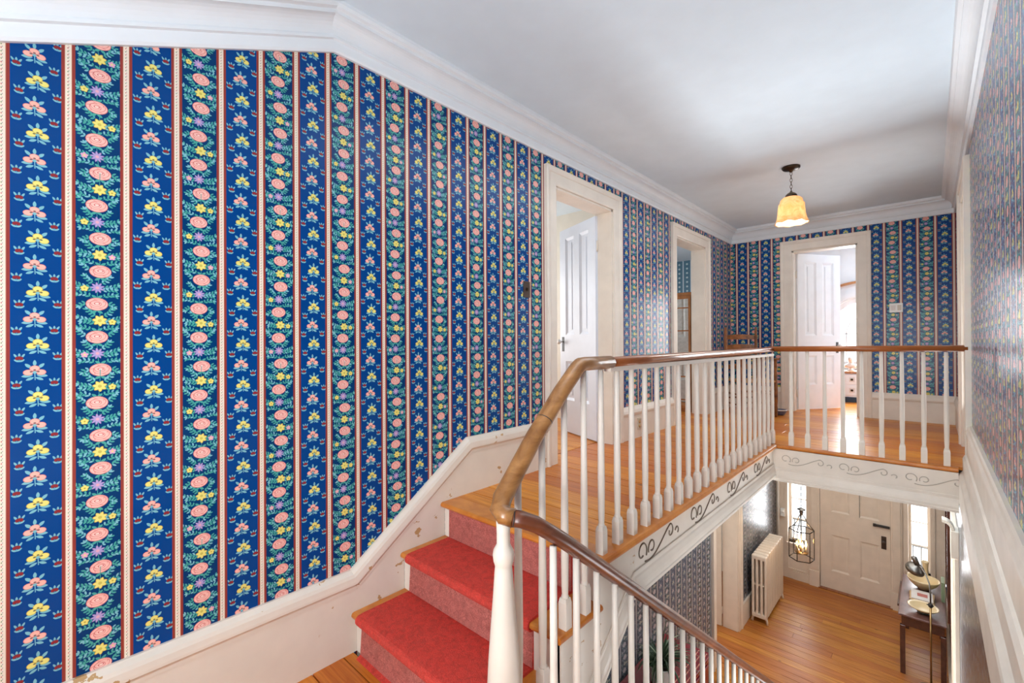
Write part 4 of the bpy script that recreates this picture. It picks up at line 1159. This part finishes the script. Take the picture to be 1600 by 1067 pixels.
for k in (0, 2, 4):
    MB().tube([hx(.012, k, -1.24), hx(.05, k, -1.30), hx(.07, k, -1.36), hx(.155, k, zt_)], .007, 6).build('stay', M['pewter'], la)
for k in range(6):
    a, b = Vector(hx(.155, k, 0)), Vector(hx(.155, k + 1, 0)); mid = (a + b) / 2; d_ = (b - a).normalized()
    MB().obox((mid.x, mid.y, (zt_ + zb_) / 2), d_, d_.cross(Vector((0, 0, 1))), (0, 0, 1), (b - a).length / 2 - .004, .0012, (zt_ - zb_) / 2 - .004).build('pane', M['glass'], la)
MB().lathe([(.006, -1.25), (.006, -1.80)], n=8).build('stem', M['pewter'], la)
MB().lathe([(.02, -1.80), (.085, -1.79), (.09, -1.775), (.02, -1.775)], n=16).build('candle_tray', M['brass'], la)
for k in range(4):
    a = k * R90 + .4; x, y = .055 * math.cos(a), .055 * math.sin(a)
    c = MB().lathe([(.012, -1.775), (.011, -1.70)], (x, y, 0), 10).build('candle_sleeve', M['cream_cer'], la)
    MB().lathe([(.008, -1.70), (.014, -1.675), (.012, -1.65), (.002, -1.615)], (x, y, 0), 10).build('candle_bulb', M['flame'], c)
pt = bpy.data.lights.new('lantern_glow', 'POINT'); pt.energy = 5; pt.color = (1, .68, .36); pt.shadow_soft_size = .04
po = bpy.data.objects.new('lantern_glow', pt); COL.objects.link(po); po.location = (.755, 7.6, -.30 - 1.58)

# console table
tb = thing('console_table', 'dark mahogany drop leaf console table against lower hall right wall', 'table', (2.03, 8.06, ZL))
MB().box(-.215, .225, -.64, .66, .725, .75).build('top', M['mahog_top'], tb, bevel=.005)
MB().box(-.235, -.205, -.34, .40, .70, .738).build('leaf_hinge', M['mahog'], tb, bevel=.004)
MB().box(-.185, .205, -.60, .62, .60, .725).build('apron', M['mahog'], tb, bevel=.003)
for x in (-.175, .195):
    for y in (-.59, .61):
        MB().prism([(x - .025, y - .025), (x + .025, y - .025), (x + .025, y + .025), (x - .025, y + .025)], 'Z', 0, .60).build('leg', M['mahog'], tb, bevel=.004)
ZTT = ZL + .75
b1_ = thing('shallow_bowl', 'cream shallow bowl on dark foot at near end of console table', 'bowl', (2.045, 7.62, ZTT))
MB().lathe([(.05, 0), (.056, .012), (.045, .022), (.08, .034), (.125, .062), (.15, .082), (.146, .086), (.12, .07), (.07, .046), (.001, .042)], n=28).build('bowl_body', M['cream_cer'], b1_)
MB().lathe([(.052, 0), (.058, .012), (.048, .021)], n=24).build('foot', M['green_cer'], b1_)
bk = thing('book', 'large tan book lying lowest in stack between the two bowls', 'book', (2.03, 7.95, ZTT), .05, 'books stacked on the console table')
def book(o, w_, d_, t_, cover):
    MB().box(-w_ / 2 + .004, w_ / 2 - .004, -d_ / 2 + .004, d_ / 2 - .004, .004, t_ - .004).build('pages', M['paper_white'], o)
    MB().box(-w_ / 2, w_ / 2, -d_ / 2, d_ / 2, 0, .004).box(-w_ / 2, w_ / 2, -d_ / 2, d_ / 2, t_ - .004, t_).box(-w_ / 2, -w_ / 2 + .004, -d_ / 2, d_ / 2, .004, t_ - .004).build('cover', cover, o)
book(bk, .24, .33, .035, M['paper_tan'])
bk2 = thing('book', 'brown covered book in middle of stack on console table', 'book', (2.032, 7.955, ZTT + .035), -.04, 'books stacked on the console table')
book(bk2, .23, .31, .022, M['paper_tan'])
bk3 = thing('magazine', 'white magazine with red picture topmost on stack of books', 'magazine', (2.03, 7.97, ZTT + .057), .03)
MB().box(-.105, .105, -.14, .14, 0, .010).build('pages', M['paper_white'], bk3)
MB().box(-.045, .055, -.045, .05, .010, .0112).build('cover_picture', M['paper_red'], bk3)
b2_ = thing('large_bowl', 'large cream bowl at far end of console table below window', 'bowl', (2.04, 8.36, ZTT))
MB().lathe([(.05, 0), (.06, .008), (.10, .04), (.145, .085), (.165, .125), (.17, .14), (.164, .142), (.14, .095), (.08, .035), (.001, .02)], n=28).build('bowl_body', M['cream_cer'], b2_)
va = thing('cream_vase', 'tall narrow cream vase behind large bowl on console table', 'vase', (2.06, 8.585, ZTT))
MB().lathe([(.035, 0), (.042, .02), (.036, .10), (.03, .2), (.034, .27), (.04, .30), (.034, .302), (.028, .26), (.001, .24)], n=20).build('vase_body', M['cream_cer'], va)
bt = thing('standing_book', 'pale green book leaning upright against right wall on table', 'book', (2.235, 8.2, ZTT))
MB().box(-.02, .015, -.11, .11, 0, .25).build('cover', M['leafp'], bt, bevel=.002)
MB().box(-.016, .011, -.108, .112, .003, .246).build('pages', M['paper_white'], bt)

# pharmacy floor lamp
fl = thing('floor_lamp', 'brass pole pharmacy floor lamp with grey dome head before console table', 'lamp', (2.115, 7.30, ZL))
MB().lathe([(.12, 0), (.12, .012), (.105, .022), (.02, .03), (.012, .05)], n=28).build('base', M['brass'], fl)
MB().lathe([(.0095, .04), (.0095, 1.0)], n=12).build('pole', M['brass'], fl)
MB().lathe([(.012, .98), (.022, .99), (.022, 1.02), (.012, 1.03)], n=12).tube([(-.035, 0, 1.005), (.03, 0, 1.005)], .006, 8).build('adjuster_knob', M['iron'], fl)
MB().tube([(0, 0, 1.0), (0, 0, 1.12), (-.01, .04, 1.24), (-.045, .10, 1.33), (-.09, .16, 1.375), (-.12, .20, 1.37)], .0075, 8).build('gooseneck', M['pewter'], fl)
dx = Vector((-.35, .35, -.87)).normalized()
MB().lathe([(.018, -.02), (.03, .0), (.07, .02), (.092, .05), (.098, .085), (.094, .085), (.085, .05), (.02, .02)], (-.115, .22, 1.36), 24, ax=tuple(dx)).build('shade', M['pewter'], fl)
MB().lathe([(.028, 0), (.030, .09), (.024, .10)], (-.118, .215, 1.365), 16, ax=(-.35, .1, .93)).build('socket', M['pewter'], fl)

# tall mirror on the right wall
mi = thing('wall_mirror', 'tall narrow dark framed mirror on lower right wall over table', 'mirror', (XLR, 7.85, -1.75))
fw_ = .05
MB().box(-.035, 0, -.55, -.55 + fw_, -.6, .75).box(-.035, 0, .55 - fw_, .55, -.6, .75).box(-.035, 0, -.5, .5, -.6, -.6 + fw_).box(-.035, 0, -.5, .5, .75 - fw_, .75).build('frame', M['mahog'], mi, bevel=.006)
MB().box(-.018, -.012, -.5, .5, -.55, .70).build('mirror_glass', M['mirror'], mi)
# red cabinet with pinstripes, and the plant on it
rc = thing('red_cabinet', 'dark red lacquered cabinet with pale pinstripes below the gallery', 'cabinet', (XLL + .03, 3.42, ZL))
rw, rl, rh = .46, 1.05, 1.16
MB().box(.01, rw - .02, .02, rl - .02, .1, rh - .03).build('body', M['redlac'], rc)
MB().box(0, rw, 0, rl, rh - .03, rh).build('top', M['redlac'], rc, bevel=.006)
for x in (rw - .035, rw - .075, rw - .11):
    MB().box(x, x + .008, .03, rl - .03, rh, rh + .0012).build('pinstripe', M['pin'], rc)
MB().box(rw - .02, rw - .016, .02, rl - .02, rh - .06, rh - .04).build('pinstripe', M['pin'], rc)
for x in (.03, rw - .06):
    for y in (.03, rl - .07): MB().box(x, x + .04, y, y + .04, 0, .1).build('foot', M['redlac'], rc)
for s in (0, 1):
    y0 = .05 + s * .48
    d = MB().box(rw - .02, rw - .006, y0, y0 + .46, .14, rh - .08).build('door', M['redlac'], rc, bevel=.004)
    MB().sphere((rw + .004, y0 + (.42 if s == 0 else .04), .55), .014).build('knob', M['brass'], d)
pn = thing('potted_plant', 'dark spiky leaved plant in white pot on red cabinet', 'plant', (.38, 3.80, ZL + rh + .001))
MB().lathe([(.075, 0), (.082, .01), (.105, .12), (.115, .16), (.12, .17), (.112, .172), (.098, .15), (.001, .145)], n=24).build('pot', M['pot'], pn)
MB().lathe([(.1, .14), (.1, .152), (.001, .156)], n=20).build('soil', M['soil'], pn)
rl_ = random.Random(11)
for k in range(170):
    a = rl_.uniform(0, 2 * math.pi); L = rl_.uniform(.24, .46) * (.55 if math.cos(a) < -.2 else 1); lean = rl_.uniform(.5, 1.9); wd = rl_.uniform(.006, .011)
    n = 7; pts = []; x = rl_.uniform(0, .05); z = .15; th = R90 - lean * .35
    for i in range(n + 1):
        pts.append((x, z)); x += math.cos(th) * L / n; z += math.sin(th) * L / n; th -= lean * 1.5 / n
    v = []
    for i, (x_, z_) in enumerate(pts):
        w_ = wd * math.sin(math.pi * (.12 + .88 * (1 - i / n)) * .5 + .0) * (1 - (i / n) ** 3)
        for s in (-1, 0, 1):
            v.append((x_ * math.cos(a) - s * w_ * math.sin(a), x_ * math.sin(a) + s * w_ * math.cos(a), z_ - (abs(s) * -.002)))
    f = []
    for i in range(n): f += [(3 * i, 3 * i + 1, 3 * i + 4, 3 * i + 3), (3 * i + 1, 3 * i + 2, 3 * i + 5, 3 * i + 4)]
    lo = MB().add(v, f, True).build('leaf', M['leafp'] if k % 4 == 0 else M['leafg'], pn)
    md = lo.modifiers.new('solid', 'SOLIDIFY'); md.thickness = .0012
# iron railing outside, seen through the right sidelight
og = thing('porch_railing', 'pale grey porch railing outside right sidelight window', 'railing', (2.0, FW + .9, ZL - .2))
MB().tube([(-1.9, 0, .95), (.6, 0, .95)], .02, 8).build('top_rail', M['pewter'], og)
MB().tube([(-1.9, 0, .1), (.6, 0, .1)], .015, 8).build('bottom_rail', M['pewter'], og)
g0 = MB().lathe([(.008, .1), (.008, .95)], n=8).build('bar', M['pewter'], og, (-1.8, 0, 0))
for i in range(1, 24): dup(g0, loc=(-1.8 + .1 * i, 0, 0))
struct(MB().box(-2, 5, YF + .3, YF + 2.5, ZL - .3, ZL - .2).build('porch_floor', M['roomwall']))
